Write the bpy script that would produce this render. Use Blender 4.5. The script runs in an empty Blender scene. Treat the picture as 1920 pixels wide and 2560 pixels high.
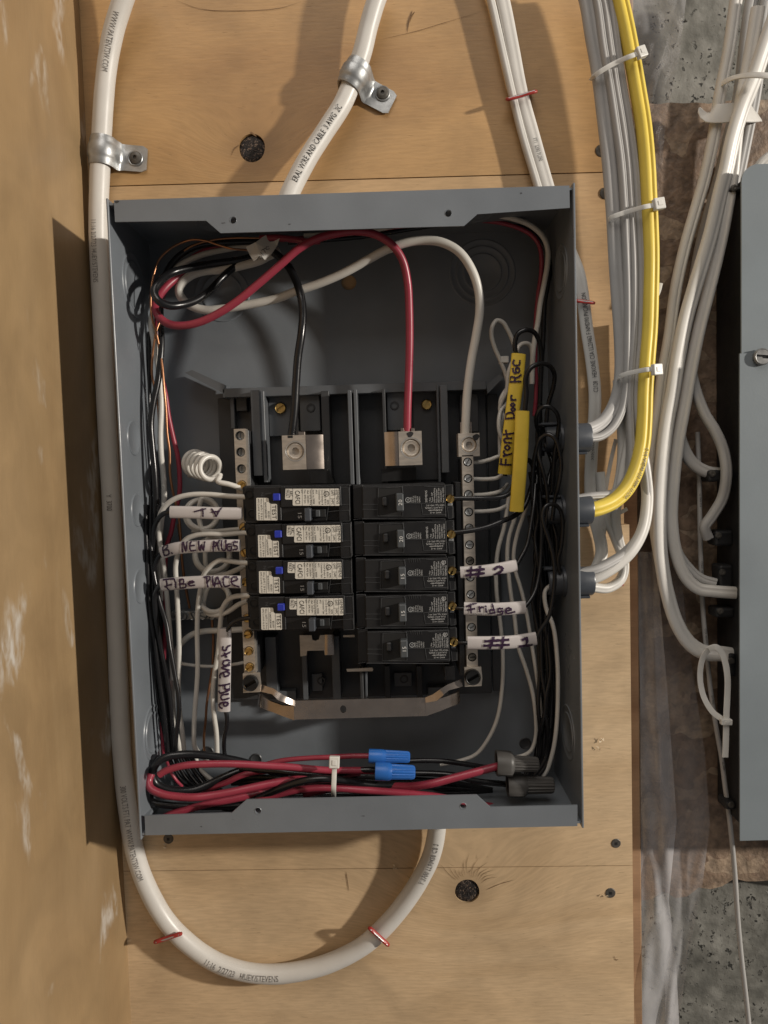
import bpy, bmesh, math, random
from mathutils import Vector, Matrix
random.seed(7)
scene = bpy.context.scene
COL = scene.collection

# ---------------------------------------------------------------- camera, light, exposure
F_PX = 1800.0                                   # focal length in pixels of the 1920 x 2560 photograph
CAM = Vector((0.0260, -0.5656, 0.0349))
PITCH, ROLL, YAW = -0.0611, -0.0306, -0.0074
fwd = Vector((math.sin(YAW)*math.cos(PITCH), math.cos(YAW)*math.cos(PITCH), math.sin(PITCH)))
rt = fwd.cross(Vector((0, 0, 1))).normalized()
up = rt.cross(fwd)
rt, up = (rt*math.cos(ROLL) + up*math.sin(ROLL)), (up*math.cos(ROLL) - rt*math.sin(ROLL))
cam_data = bpy.data.cameras.new('camera')
cam = bpy.data.objects.new('camera', cam_data); COL.objects.link(cam)
cam.matrix_world = Matrix(((rt.x, up.x, -fwd.x, CAM.x), (rt.y, up.y, -fwd.y, CAM.y), (rt.z, up.z, -fwd.z, CAM.z), (0, 0, 0, 1)))
cam_data.sensor_fit = 'VERTICAL'; cam_data.sensor_height = 36.0
cam_data.lens = 36.0*F_PX/2560.0
cam_data.clip_start = 0.01; cam_data.clip_end = 50
scene.camera = cam
scene.render.resolution_x, scene.render.resolution_y = 768, 1024

world = bpy.data.worlds.new('World'); scene.world = world; world.use_nodes = True
wb = world.node_tree.nodes['Background']
wb.inputs[0].default_value = (0.97, 0.95, 0.95, 1); wb.inputs[1].default_value = 0.125

def lamp(name, kind, loc, energy, color, **kw):
    l = bpy.data.lights.new(name, kind); l.energy = energy; l.color = color
    for k, v in kw.items(): setattr(l, k, v)
    o = bpy.data.objects.new(name, l); COL.objects.link(o); o.location = loc
    return o
# the bare basement bulb: up to the right, in front of the wall
lamp('ceiling_bulb', 'POINT', (2.45, -1.12, 0.50), 308, (1.0, 0.925, 0.83), shadow_soft_size=0.055)
# light thrown back from the room behind the photographer
b = lamp('room_bounce', 'AREA', (-0.15, -1.45, 2.0), 24, (1.0, 0.93, 0.86), size=1.6)
b.rotation_euler = (Vector((0, 0, 0)) - b.location).to_track_quat('-Z', 'Y').to_euler()

scene.view_settings.view_transform = 'Standard'; scene.view_settings.look = 'None'
scene.view_settings.exposure = 0.0; scene.view_settings.gamma = 1.0
scene.view_settings.use_curve_mapping = False
scene.render.engine = 'CYCLES'

# ---------------------------------------------------------------- measuring helpers
def P(x, y, d):
    """point d metres in front of the plywood that the photograph shows at pixel x, y"""
    r = rt*((x-960)/F_PX) + up*((1280-y)/F_PX) + fwd
    t = (-d - CAM.y)/r.y
    return CAM + r*t

def mm(px, d=0.04):                    # length of px pixels at that height
    return px*(0.5656-d)/F_PX

# ---------------------------------------------------------------- materials
MAT = {}
def new_mat(name):
    m = bpy.data.materials.new(name); m.use_nodes = True
    nt = m.node_tree
    return m, nt, nt.nodes, nt.links, nt.nodes['Principled BSDF']

def simple(name, col, rough=0.5, metal=0.0, var=0.08, vscale=120, bump=0.0, bscale=800, coat=0.0, spec=0.5, rvar=0.1, stretch=None):
    m, nt, N, L, b = new_mat(name)
    b.inputs['Metallic'].default_value = metal
    b.inputs['Specular IOR Level'].default_value = spec
    b.inputs['Coat Weight'].default_value = coat
    tc = N.new('ShaderNodeTexCoord'); src = tc.outputs['Object']
    if stretch:
        mp = N.new('ShaderNodeMapping'); mp.inputs['Scale'].default_value = stretch
        L.new(src, mp.inputs[0]); src = mp.outputs[0]
    n1 = N.new('ShaderNodeTexNoise'); n1.inputs['Scale'].default_value = vscale; n1.inputs['Detail'].default_value = 5
    L.new(src, n1.inputs['Vector'])
    r = N.new('ShaderNodeMapRange'); r.inputs[1].default_value = .3; r.inputs[2].default_value = .7
    r.inputs[3].default_value = 1-var; r.inputs[4].default_value = 1+var
    L.new(n1.outputs[0], r.inputs[0])
    mx = N.new('ShaderNodeVectorMath'); mx.operation = 'SCALE'; mx.inputs[0].default_value = col
    L.new(r.outputs[0], mx.inputs['Scale']); L.new(mx.outputs[0], b.inputs['Base Color'])
    r2 = N.new('ShaderNodeMapRange'); r2.inputs[1].default_value = .3; r2.inputs[2].default_value = .7
    r2.inputs[3].default_value = max(.03, rough-rvar); r2.inputs[4].default_value = min(1, rough+rvar)
    n2 = N.new('ShaderNodeTexNoise'); n2.inputs['Scale'].default_value = vscale*.6; n2.inputs['Detail'].default_value = 6
    L.new(src, n2.inputs['Vector'])
    L.new(n2.outputs[0], r2.inputs[0]); L.new(r2.outputs[0], b.inputs['Roughness'])
    if bump:
        n3 = N.new('ShaderNodeTexNoise'); n3.inputs['Scale'].default_value = bscale; n3.inputs['Detail'].default_value = 3
        L.new(src, n3.inputs['Vector'])
        bp = N.new('ShaderNodeBump'); bp.inputs['Strength'].default_value = bump; bp.inputs['Distance'].default_value = 0.0004
        L.new(n3.outputs[0], bp.inputs['Height']); L.new(bp.outputs[0], b.inputs['Normal'])
    MAT[name] = m
    return m

simple('grey_paint', (.158, .175, .193), .36, var=.10, vscale=22, bump=.12, bscale=700)
simple('panel_paint', (.185, .212, .228), .42, var=.10, vscale=14, bump=.10, bscale=700)
simple('dark_base', (.040, .041, .043), .42, var=.12, vscale=60, bump=.1, bscale=900)
simple('base_rib', (.095, .102, .110), .38, var=.1, vscale=60, bump=.1, bscale=900)
simple('breaker_black', (.0060, .0060, .0066), .46, var=.2, vscale=90, bump=.25, bscale=1500)
simple('breaker_edge', (.045, .046, .048), .4, var=.3, vscale=200)  # lighter grey, so worn edges carry their highlight in the colour
simple('hollow', (.004, .004, .004), .7)  # near-black, puts the shade inside holes and recesses into the colour
simple('handle_grey', (.060, .066, .070), .45, bump=.1)
simple('label_white', (.60, .57, .50), .5, var=.06, vscale=60)
simple('ink_black', (.012, .011, .012), .5)
simple('print_grey', (.42, .42, .41), .5)
simple('print_white', (.62, .62, .60), .5)
simple('jacket_ink', (.20, .19, .18), .5, var=.5, vscale=700)
simple('jacket_ink_dark', (.06, .06, .06), .5, var=.4, vscale=700)
simple('marker', (.028, .010, .034), .4, var=.4, vscale=500)
simple('button_blue', (.020, .035, .34), .35)
simple('wire_black', (.0085, .0085, .0095), .27, var=.2, vscale=70, bump=.15, bscale=260, rvar=.08)
simple('wire_white', (.58, .56, .515), .36, var=.06, vscale=60, bump=.08, bscale=300)
simple('wire_red', (.275, .034, .056), .34, var=.1, vscale=60, bump=.08, bscale=300)
simple('jacket_white', (.59, .57, .53), .42, var=.05, vscale=40, bump=.12, bscale=180)
simple('jacket_white_shaded', (.37, .36, .345), .52, var=.05, vscale=40, bump=.12, bscale=180)  # white jacket darkened, the shade on these cables put into the colour
simple('jacket_yellow', (.74, .56, .085), .46, var=.06, vscale=40, bump=.12, bscale=200)
simple('sleeve_white', (.48, .45, .44), .36, var=.07, vscale=90, bump=.1, bscale=250)
simple('sleeve_yellow', (.66, .48, .055), .34, var=.07, vscale=80, bump=.1, bscale=250)
simple('copper', (.42, .21, .115), .40, metal=1, var=.15, vscale=120)
simple('zinc', (.40, .41, .41), .42, metal=.75, var=.18, vscale=140, bump=.15, bscale=500)
simple('tin', (.50, .45, .39), .42, metal=.7, var=.1, vscale=160, bump=.12, bscale=600, stretch=(1, 1, 4))
simple('bright_steel', (.42, .36, .315), .24, metal=.92, var=.1, vscale=90, rvar=.08, bump=.06, bscale=200)
simple('brass', (.66, .45, .16), .28, metal=1, var=.15, vscale=300)
simple('dark_screw', (.085, .078, .068), .45, metal=.3, var=.3, vscale=400)
simple('black_screw', (.010, .010, .010), .4, metal=.3)
simple('nut_blue', (.020, .115, .40), .36, var=.08)
simple('nut_grey', (.060, .057, .053), .5, var=.08, bump=.1)
simple('slate_plastic', (.050, .056, .066), .38, var=.1, bump=.1)
simple('nylon', (.66, .645, .60), .34, var=.04, coat=.1)
simple('staple_red', (.33, .03, .025), .4)
simple('rubber_black', (.012, .012, .013), .55, bump=.2)
simple('tag_paper', (.56, .55, .52), .55)

def ramp(N, stops):
    r = N.new('ShaderNodeValToRGB'); e = r.color_ramp.elements
    while len(e) < len(stops): e.new(.5)
    for k, (p, c) in enumerate(stops):
        e[k].position = p; e[k].color = (*c, 1)
    return r
def mathn(N, L, op, a, b=None, c=None):
    m = N.new('ShaderNodeMath'); m.operation = op
    for i, v in enumerate((a, b, c)):
        if v is None: continue
        if isinstance(v, (int, float)): m.inputs[i].default_value = v
        else: L.new(v, m.inputs[i])
    return m.outputs[0]
def mixc(N, L, fac, a, b, mode='MIX'):
    m = N.new('ShaderNodeMix'); m.data_type = 'RGBA'; m.blend_type = mode
    if isinstance(fac, (int, float)): m.inputs[0].default_value = fac
    else: L.new(fac, m.inputs[0])
    for i, v in ((6, a), (7, b)):
        if isinstance(v, tuple): m.inputs[i].default_value = (*v, 1)
        else: L.new(v, m.inputs[i])
    return m.outputs[2]

def wood(name, light, mid, dark, knots=(), axis='X', smear=0.0, rough=.5, grain=1.0):
    """rotary cut veneer: figure that runs round the knots, pores, faint blotches"""
    m, nt, N, L, b = new_mat(name)
    tc = N.new('ShaderNodeTexCoord'); sx = N.new('ShaderNodeSeparateXYZ'); L.new(tc.outputs['Object'], sx.inputs[0])
    if axis == 'X': u, v = sx.outputs[0], sx.outputs[2]
    else: u, v = sx.outputs[2], sx.outputs[1]
    g = v
    for (kx, kz, amp, sig) in knots:
        dx = mathn(N, L, 'SUBTRACT', u, kx); dz = mathn(N, L, 'SUBTRACT', v, kz)
        r2 = mathn(N, L, 'ADD', mathn(N, L, 'MULTIPLY', mathn(N, L, 'MULTIPLY', dx, dx), .35), mathn(N, L, 'MULTIPLY', dz, dz))
        e = mathn(N, L, 'EXPONENT', mathn(N, L, 'MULTIPLY', r2, -1.0/(sig*sig)))
        g = mathn(N, L, 'ADD', g, mathn(N, L, 'MULTIPLY', e, amp))
    def noise(su, sg, detail=4, dist=0.0, off=0.0):
        c = N.new('ShaderNodeCombineXYZ')
        L.new(mathn(N, L, 'MULTIPLY_ADD', u, su, off), c.inputs[0]); L.new(mathn(N, L, 'MULTIPLY', g, sg), c.inputs[1])
        n = N.new('ShaderNodeTexNoise'); n.inputs['Scale'].default_value = 1; n.inputs['Detail'].default_value = detail
        n.inputs['Distortion'].default_value = dist
        L.new(c.outputs[0], n.inputs['Vector']); return n.outputs[0]
    figure = noise(3.2, 17, 5, 1.0)
    rp = ramp(N, ((.30, dark), (.47, mid), (.66, light))); L.new(figure, rp.inputs[0]); col = rp.outputs[0]
    fine = noise(70, 560, 3, .3, 5.0)
    f2 = N.new('ShaderNodeMapRange'); f2.inputs[1].default_value = .35; f2.inputs[2].default_value = .65; f2.inputs[3].default_value = 1-.09*grain; f2.inputs[4].default_value = 1+.07*grain
    L.new(fine, f2.inputs[0])
    vm = N.new('ShaderNodeVectorMath'); vm.operation = 'SCALE'; L.new(col, vm.inputs[0]); L.new(f2.outputs[0], vm.inputs['Scale']); col = vm.outputs[0]
    pores = noise(110, 900, 2, .4, 11.0)
    pm = N.new('ShaderNodeMapRange'); pm.inputs[1].default_value = .66; pm.inputs[2].default_value = .75; pm.inputs[3].default_value = 0; pm.inputs[4].default_value = .42*grain
    L.new(pores, pm.inputs[0])
    col = mixc(N, L, pm.outputs[0], col, tuple(c*.45 for c in dark))
    blot = noise(16, 19, 6, .8, 3.0)
    bm_ = N.new('ShaderNodeMapRange'); bm_.inputs[1].default_value = .32; bm_.inputs[2].default_value = .68; bm_.inputs[3].default_value = .86; bm_.inputs[4].default_value = 1.10
    L.new(blot, bm_.inputs[0])
    vm2 = N.new('ShaderNodeVectorMath'); vm2.operation = 'SCALE'; L.new(col, vm2.inputs[0]); L.new(bm_.outputs[0], vm2.inputs['Scale']); col = vm2.outputs[0]
    for (kx, kz, amp, sig) in knots:                 # resin-stained halo of the knot itself
        dx = mathn(N, L, 'SUBTRACT', u, kx); dz = mathn(N, L, 'SUBTRACT', v, kz)
        r = mathn(N, L, 'SQRT', mathn(N, L, 'ADD', mathn(N, L, 'MULTIPLY', mathn(N, L, 'MULTIPLY', dx, dx), .6), mathn(N, L, 'MULTIPLY', dz, dz)))
        h = N.new('ShaderNodeMapRange'); h.inputs[1].default_value = .009; h.inputs[2].default_value = .021; h.inputs[3].default_value = .55; h.inputs[4].default_value = 0
        L.new(r, h.inputs[0]); col = mixc(N, L, h.outputs[0], col, tuple(c*.62 for c in dark))
    if smear:                                        # smears of drywall mud
        s1 = noise(9, 17, 6, .4, 2.9); s2 = noise(60, 150, 4, .3, 7.7)
        a = N.new('ShaderNodeMapRange'); a.inputs[1].default_value = .60; a.inputs[2].default_value = .67; L.new(s1, a.inputs[0])
        c = N.new('ShaderNodeMapRange'); c.inputs[1].default_value = .38; c.inputs[2].default_value = .62; L.new(s2, c.inputs[0])
        fac = mathn(N, L, 'MULTIPLY', mathn(N, L, 'MULTIPLY', a.outputs[0], c.outputs[0]), smear)
        col = mixc(N, L, fac, col, (.56, .52, .46))
    L.new(col, b.inputs['Base Color'])
    b.inputs['Roughness'].default_value = rough
    bp = N.new('ShaderNodeBump'); bp.inputs['Strength'].default_value = .35; bp.inputs['Distance'].default_value = .0005
    hsum = mathn(N, L, 'ADD', mathn(N, L, 'MULTIPLY', fine, .6), mathn(N, L, 'MULTIPLY', pm.outputs[0], -1.2))
    L.new(hsum, bp.inputs['Height']); L.new(bp.outputs[0], b.inputs['Normal'])
    MAT[name] = m
    return m

def knot_mat():
    m, nt, N, L, b = new_mat('knot_wood')
    tc = N.new('ShaderNodeTexCoord')
    n = N.new('ShaderNodeTexNoise'); n.inputs['Scale'].default_value = 420; n.inputs['Detail'].default_value = 4; n.inputs['Distortion'].default_value = 1.2
    L.new(tc.outputs['Object'], n.inputs['Vector'])
    r = ramp(N, ((.40, (.006, .004, .003)), (.56, (.018, .011, .008)), (.64, (.20, .14, .10)), (.70, (.05, .03, .02))))
    L.new(n.outputs[0], r.inputs[0]); L.new(r.outputs[0], b.inputs['Base Color']); b.inputs['Roughness'].default_value = .75
    bp = N.new('ShaderNodeBump'); bp.inputs['Distance'].default_value = .0012; L.new(n.outputs[0], bp.inputs['Height']); L.new(bp.outputs[0], b.inputs['Normal'])
    MAT['knot_wood'] = m
knot_mat()

def concrete_mat():
    m, nt, N, L, b = new_mat('concrete')
    tc = N.new('ShaderNodeTexCoord'); V = tc.outputs['Object']
    def nz(s, d=6, dist=0):
        n = N.new('ShaderNodeTexNoise'); n.inputs['Scale'].default_value = s; n.inputs['Detail'].default_value = d; n.inputs['Distortion'].default_value = dist
        L.new(V, n.inputs['Vector']); return n.outputs[0]
    big, med, fine = nz(14, 6, .3), nz(70, 6), nz(260, 4)
    r = ramp(N, ((.34, (.05, .049, .042)), (.48, (.125, .122, .106)), (.60, (.205, .20, .178)), (.74, (.28, .273, .25)))); L.new(mathn(N, L, 'ADD', mathn(N, L, 'MULTIPLY', big, .6), mathn(N, L, 'MULTIPLY', med, .4)), r.inputs[0])
    pit = N.new('ShaderNodeMapRange'); pit.inputs[1].default_value = .61; pit.inputs[2].default_value = .67; L.new(fine, pit.inputs[0])
    msk = N.new('ShaderNodeMapRange'); msk.inputs[1].default_value = .42; msk.inputs[2].default_value = .58; L.new(med, msk.inputs[0])
    f = mathn(N, L, 'MULTIPLY', pit.outputs[0], msk.outputs[0])
    col = mixc(N, L, f, r.outputs[0], (.018, .018, .015)); L.new(col, b.inputs['Base Color']); b.inputs['Roughness'].default_value = .85
    bp = N.new('ShaderNodeBump'); bp.inputs['Distance'].default_value = .0025
    L.new(mathn(N, L, 'SUBTRACT', med, f), bp.inputs['Height']); L.new(bp.outputs[0], b.inputs['Normal'])
    MAT['concrete'] = m
concrete_mat()

def osb_mat():
    m, nt, N, L, b = new_mat('strand_board')
    tc = N.new('ShaderNodeTexCoord'); V = tc.outputs['Object']
    nd = N.new('ShaderNodeTexNoise'); nd.inputs['Scale'].default_value = 30; L.new(V, nd.inputs['Vector'])
    ad = N.new('ShaderNodeVectorMath'); ad.operation = 'MULTIPLY_ADD'; ad.inputs[1].default_value = (.07, .07, .05); L.new(nd.outputs['Color'], ad.inputs[0]); L.new(V, ad.inputs[2])
    mp = N.new('ShaderNodeMapping'); mp.inputs['Scale'].default_value = (26, 26, 70); mp.inputs['Rotation'].default_value = (0, .25, 0); L.new(ad.outputs[0], mp.inputs[0])
    vo = N.new('ShaderNodeTexVoronoi'); L.new(mp.outputs[0], vo.inputs['Vector']); vo.inputs['Scale'].default_value = 1
    sep = N.new('ShaderNodeSeparateColor'); L.new(vo.outputs['Color'], sep.inputs[0])
    r = ramp(N, ((.0, (.15, .100, .068)), (.4, (.19, .130, .088)), (.75, (.235, .168, .115)), (1.0, (.31, .235, .165)))); L.new(sep.outputs[0], r.inputs[0])
    n2 = N.new('ShaderNodeTexNoise'); n2.inputs['Scale'].default_value = 160; n2.inputs['Detail'].default_value = 6; L.new(V, n2.inputs['Vector'])
    mr = N.new('ShaderNodeMapRange'); mr.inputs[1].default_value = .3; mr.inputs[2].default_value = .7; mr.inputs[3].default_value = .6; mr.inputs[4].default_value = 1.3; L.new(n2.outputs[0], mr.inputs[0])
    vm = N.new('ShaderNodeVectorMath'); vm.operation = 'SCALE'; L.new(r.outputs[0], vm.inputs[0]); L.new(mr.outputs[0], vm.inputs['Scale']); L.new(vm.outputs[0], b.inputs['Base Color'])
    b.inputs['Roughness'].default_value = .6
    bp = N.new('ShaderNodeBump'); bp.inputs['Distance'].default_value = .0015; L.new(mathn(N, L, 'ADD', sep.outputs[1], n2.outputs[0]), bp.inputs['Height']); L.new(bp.outputs[0], b.inputs['Normal'])
    MAT['strand_board'] = m
osb_mat()

def film_mat(name, lo, hi):
    m, nt, N, L, b = new_mat(name)
    b.inputs['Base Color'].default_value = (.62, .61, .62, 1); b.inputs['Roughness'].default_value = .14
    b.inputs['Specular IOR Level'].default_value = 1.0
    tr = N.new('ShaderNodeBsdfTransparent'); tr.inputs[0].default_value = (.95, .94, .94, 1)
    mx = N.new('ShaderNodeMixShader')
    fr = N.new('ShaderNodeLayerWeight'); fr.inputs[0].default_value = .4
    tc = N.new('ShaderNodeTexCoord'); mp = N.new('ShaderNodeMapping'); mp.inputs['Scale'].default_value = (40, 40, 30); L.new(tc.outputs['Object'], mp.inputs[0])
    n = N.new('ShaderNodeTexNoise'); n.inputs['Scale'].default_value = 1; n.inputs['Detail'].default_value = 4; n.inputs['Distortion'].default_value = .8; L.new(mp.outputs[0], n.inputs['Vector'])
    f = mathn(N, L, 'MULTIPLY_ADD', fr.outputs['Facing'], hi, mathn(N, L, 'MULTIPLY', n.outputs[0], lo*2))
    bp = N.new('ShaderNodeBump'); bp.inputs['Strength'].default_value = .5; bp.inputs['Distance'].default_value = .002; L.new(n.outputs[0], bp.inputs['Height']); L.new(bp.outputs[0], b.inputs['Normal'])
    L.new(f, mx.inputs[0]); L.new(tr.outputs[0], mx.inputs[1]); L.new(b.outputs[0], mx.inputs[2])
    L.new(mx.outputs[0], N['Material Output'].inputs['Surface'])
    MAT[name] = m
film_mat('clear_film', .09, .5); film_mat('cloudy_film', .20, .6)

# ---------------------------------------------------------------- object helpers
def tag(o, label=None, cat=None, group=None, kind=None):
    if label: o['label'] = label
    if cat: o['category'] = cat
    if group: o['group'] = group
    if kind: o['kind'] = kind
    return o
def empty(name, loc=(0, 0, 0)):
    o = bpy.data.objects.new(name, None); COL.objects.link(o); o.location = loc; o.empty_display_size = .01
    return o
def adopt(o, parent):
    o.parent = parent
    if parent is not None:
        o.matrix_parent_inverse = Matrix.Translation(-Vector(parent.location))
def obj(name, bm, mat, parent=None, smooth=False, angle=None):
    me = bpy.data.meshes.new(name); 
    bmesh.ops.recalc_face_normals(bm, faces=bm.faces)
    bm.to_mesh(me); bm.free()
    if smooth:
        for p in me.polygons: p.use_smooth = True
        if angle is not None: me.set_sharp_from_angle(angle=math.radians(angle))
    me.materials.append(MAT[mat])
    o = bpy.data.objects.new(name, me); COL.objects.link(o)
    if parent is not None: adopt(o, parent)
    return o
def copy_tree(o, parent=None):
    c = o.copy(); COL.objects.link(c); c.parent = parent
    if parent is not None: c.matrix_parent_inverse = o.matrix_parent_inverse.copy()
    for ch in o.children: copy_tree(ch, c)
    return c

def add_box(bm, x0, x1, y0, y1, z0, z1, bev=0.0, seg=1):
    vs = [bm.verts.new((x, y, z)) for x in (x0, x1) for y in (y0, y1) for z in (z0, z1)]
    fs = [bm.faces.new([vs[i] for i in f]) for f in ((0, 1, 3, 2), (4, 6, 7, 5), (0, 4, 5, 1), (2, 3, 7, 6), (0, 2, 6, 4), (1, 5, 7, 3))]
    if bev:
        es = list({e for f in fs for e in f.edges})
        bmesh.ops.bevel(bm, geom=es, offset=bev, segments=seg, affect='EDGES', profile=.5)
def box(name, r, mat, parent=None, bev=0.0, seg=1):
    bm = bmesh.new(); add_box(bm, *r, bev, seg)
    return obj(name, bm, mat, parent)

def plate_bm(outer, holes, to3, back, bm=None):
    """flat sheet with holes: outer / holes are 2D loops, to3 maps (u, v) to the face, back is the thickness vector"""
    bm = bm or bmesh.new()
    edges = []
    for loop in [outer] + list(holes):
        vs = [bm.verts.new(to3(*p)) for p in loop]
        edges += [bm.edges.new((vs[i], vs[(i+1) % len(vs)])) for i in range(len(vs))]
    r = bmesh.ops.triangle_fill(bm, edges=edges, use_beauty=True)
    fs = [g for g in r['geom'] if isinstance(g, bmesh.types.BMFace)]
    ex = bmesh.ops.extrude_face_region(bm, geom=fs)
    bmesh.ops.translate(bm, verts=[g for g in ex['geom'] if isinstance(g, bmesh.types.BMVert)], vec=back)
    return bm
def circle(cx, cy, r, n=20, ry=None):
    return [(cx + r*math.cos(2*math.pi*i/n), cy + (ry or r)*math.sin(2*math.pi*i/n)) for i in range(n)]

def frame_from(ax):
    ax = Vector(ax).normalized()
    a = ax.cross(Vector((0, 0, 1)))
    if a.length < .1: a = ax.cross(Vector((1, 0, 0)))
    a.normalize(); return a, ax.cross(a), ax
def add_lathe(bm, c, ax, prof, n=20, rib=0.0, nrib=0, ribfrom=0, wing=None):
    """prof: list of (height along ax, radius); radius 0 closes"""
    a, b_, ax = frame_from(ax); rings = []
    for k, (h, r) in enumerate(prof):
        if r <= 1e-9:
            rings.append([bm.verts.new(c + ax*h)]); continue
        ring = []
        for i in range(n):
            t = 2*math.pi*i/n
            rr = r
            if nrib and k >= ribfrom: rr *= 1 + rib*(1 if (i % max(1, n//nrib)) < max(1, n//nrib)/2 else -1)
            if wing and wing[0] <= k <= wing[1]: rr *= 1 + wing[2]*max(0, math.cos(2*t-wing[3]))**3
            ring.append(bm.verts.new(c + ax*h + (a*math.cos(t) + b_*math.sin(t))*rr))
        rings.append(ring)
    for r0, r1 in zip(rings, rings[1:]):
        for i in range(n):
            j = (i+1) % n
            if len(r0) == 1 and len(r1) == 1: break
            if len(r0) == 1: bm.faces.new((r0[0], r1[i], r1[j]))
            elif len(r1) == 1: bm.faces.new((r0[i], r0[j], r1[0]))
            else: bm.faces.new((r0[i], r0[j], r1[j], r1[i]))
def lathe(name, c, ax, prof, mat, parent=None, n=20, angle=35, **kw):
    bm = bmesh.new(); add_lathe(bm, Vector(c), ax, prof, n, **kw)
    return obj(name, bm, mat, parent, smooth=True, angle=angle)

# ---------------------------------------------------------------- swept wires
def catmull(pts, res):
    if len(pts) == 2: pts = [pts[0], pts[0].lerp(pts[1], .5), pts[1]]
    q = [pts[0]*2-pts[1]] + list(pts) + [pts[-1]*2-pts[-2]]
    out = []
    for i in range(1, len(q)-2):
        p0, p1, p2, p3 = q[i-1:i+3]
        t0 = 0; t1 = t0+max(1e-5, (p1-p0).length)**.5; t2 = t1+max(1e-5, (p2-p1).length)**.5; t3 = t2+max(1e-5, (p3-p2).length)**.5
        for k in range(res):
            t = t1+(t2-t1)*k/res
            a1 = p0*((t1-t)/(t1-t0))+p1*((t-t0)/(t1-t0)); a2 = p1*((t2-t)/(t2-t1))+p2*((t-t1)/(t2-t1)); a3 = p2*((t3-t)/(t3-t2))+p3*((t-t2)/(t3-t2))
            b1 = a1*((t2-t)/(t2-t0))+a2*((t-t0)/(t2-t0)); b2 = a2*((t3-t)/(t3-t1))+a3*((t-t1)/(t3-t1))
            out.append(b1*((t2-t)/(t2-t1))+b2*((t-t1)/(t2-t1)))
    out.append(pts[-1].copy())
    return out

TOCAM = Vector((0, -1, 0))
class Path:
    def __init__(s, pts, nrm=None, res=6):
        s.p = catmull([Vector(p) for p in pts], res); n = len(s.p)
        s.s = [0]
        for a, b_ in zip(s.p, s.p[1:]): s.s.append(s.s[-1]+(b_-a).length)
        s.len = s.s[-1]
        s.T = [((s.p[min(i+1, n-1)]-s.p[max(i-1, 0)]).normalized()) for i in range(n)]
        ref = Vector(nrm) if nrm is not None else TOCAM
        s.N = []; last = None
        for t in s.T:
            v = ref-t*ref.dot(t)
            if v.length < .25 and last is not None: v = last-t*last.dot(t)
            v.normalize()
            if last is not None and v.dot(last) < 0: v = -v
            s.N.append(v); last = v
        s.B = [t.cross(n_) for t, n_ in zip(s.T, s.N)]
    def at(s, d):
        d = max(0, min(s.len, d)); i = 0
        while i < len(s.s)-2 and s.s[i+1] < d: i += 1
        f = (d-s.s[i])/max(1e-9, s.s[i+1]-s.s[i])
        return s.p[i].lerp(s.p[i+1], f), s.T[i].lerp(s.T[i+1], f).normalized(), s.N[i].lerp(s.N[i+1], f).normalized(), s.B[i].lerp(s.B[i+1], f).normalized()
    def nearest(s, q):
        best = None
        for i in range(len(s.p)-1):
            a, b_ = s.p[i], s.p[i+1]; ab = b_-a
            f = max(0, min(1, (q-a).dot(ab)/max(1e-12, ab.length_squared)))
            dd = (q-a-ab*f).length
            if best is None or dd < best[0]: best = (dd, s.s[i]+f*(s.s[i+1]-s.s[i]))
        return best[1]

def prof_round(r, n=12): return [(r*math.cos(2*math.pi*i/n), r*math.sin(2*math.pi*i/n)) for i in range(n)]
def prof_flat(a, b_, n=32, e=2.6, groove=0.0):
    out = []
    for i in range(n):
        t = 2*math.pi*i/n; c, s_ = math.cos(t), math.sin(t)
        x = a*math.copysign(abs(c)**(2/e), c); y = b_*math.copysign(abs(s_)**(2/e), s_)
        if groove: y *= 1-groove*math.exp(-((x+a*.22)/(a*.17))**2)
        out.append((x, y))
    return out
def add_sweep(bm, path, prof, caps=True, hollow=0.0, jitter=0.0, taper=None):
    rings = []
    for i, (c, N_, B_) in enumerate(zip(path.p, path.N, path.B)):
        k = taper(path.s[i]/path.len) if taper else 1
        rings.append([bm.verts.new(c + B_*(u*k) + N_*(v*k)) for u, v in prof])
    n = len(prof)
    for r0, r1 in zip(rings, rings[1:]):
        for i in range(n): bm.faces.new((r0[i], r0[(i+1) % n], r1[(i+1) % n], r1[i]))
    if hollow:                                     # a cut piece of jacket: open ends that show the wall thickness
        for ring, idx, sgn in ((rings[0], 0, 1), (rings[-1], -1, -1)):
            c, T_, N_, B_ = path.p[idx], path.T[idx], path.N[idx], path.B[idx]
            q = [bm.verts.new(c + B_*(u*hollow) + N_*(v*hollow)) for u, v in prof]
            w = [bm.verts.new(c + B_*(u*hollow) + N_*(v*hollow) + T_*(sgn*.006)) for u, v in prof]
            for a, b_ in ((ring, q), (q, w)):
                for i in range(n): bm.faces.new((a[i], a[(i+1) % n], b_[(i+1) % n], b_[i]))
            bm.faces.new(w)
    elif caps:
        bm.faces.new(rings[0]); bm.faces.new(rings[-1])
def dlist(n, d):
    if isinstance(d, (int, float)): d = (d, d)
    out = []
    for i in range(n):
        t = i/(n-1)*(len(d)-1); k = min(int(t), len(d)-2); out.append((d[k]+(d[k+1]-d[k])*(t-k))/1000.0)
    return out
def pix_path(pts, d, nrm=None, res=6):
    return Path([P(x, y, dd) for (x, y), dd in zip(pts, dlist(len(pts), d))], nrm, res)
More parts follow.
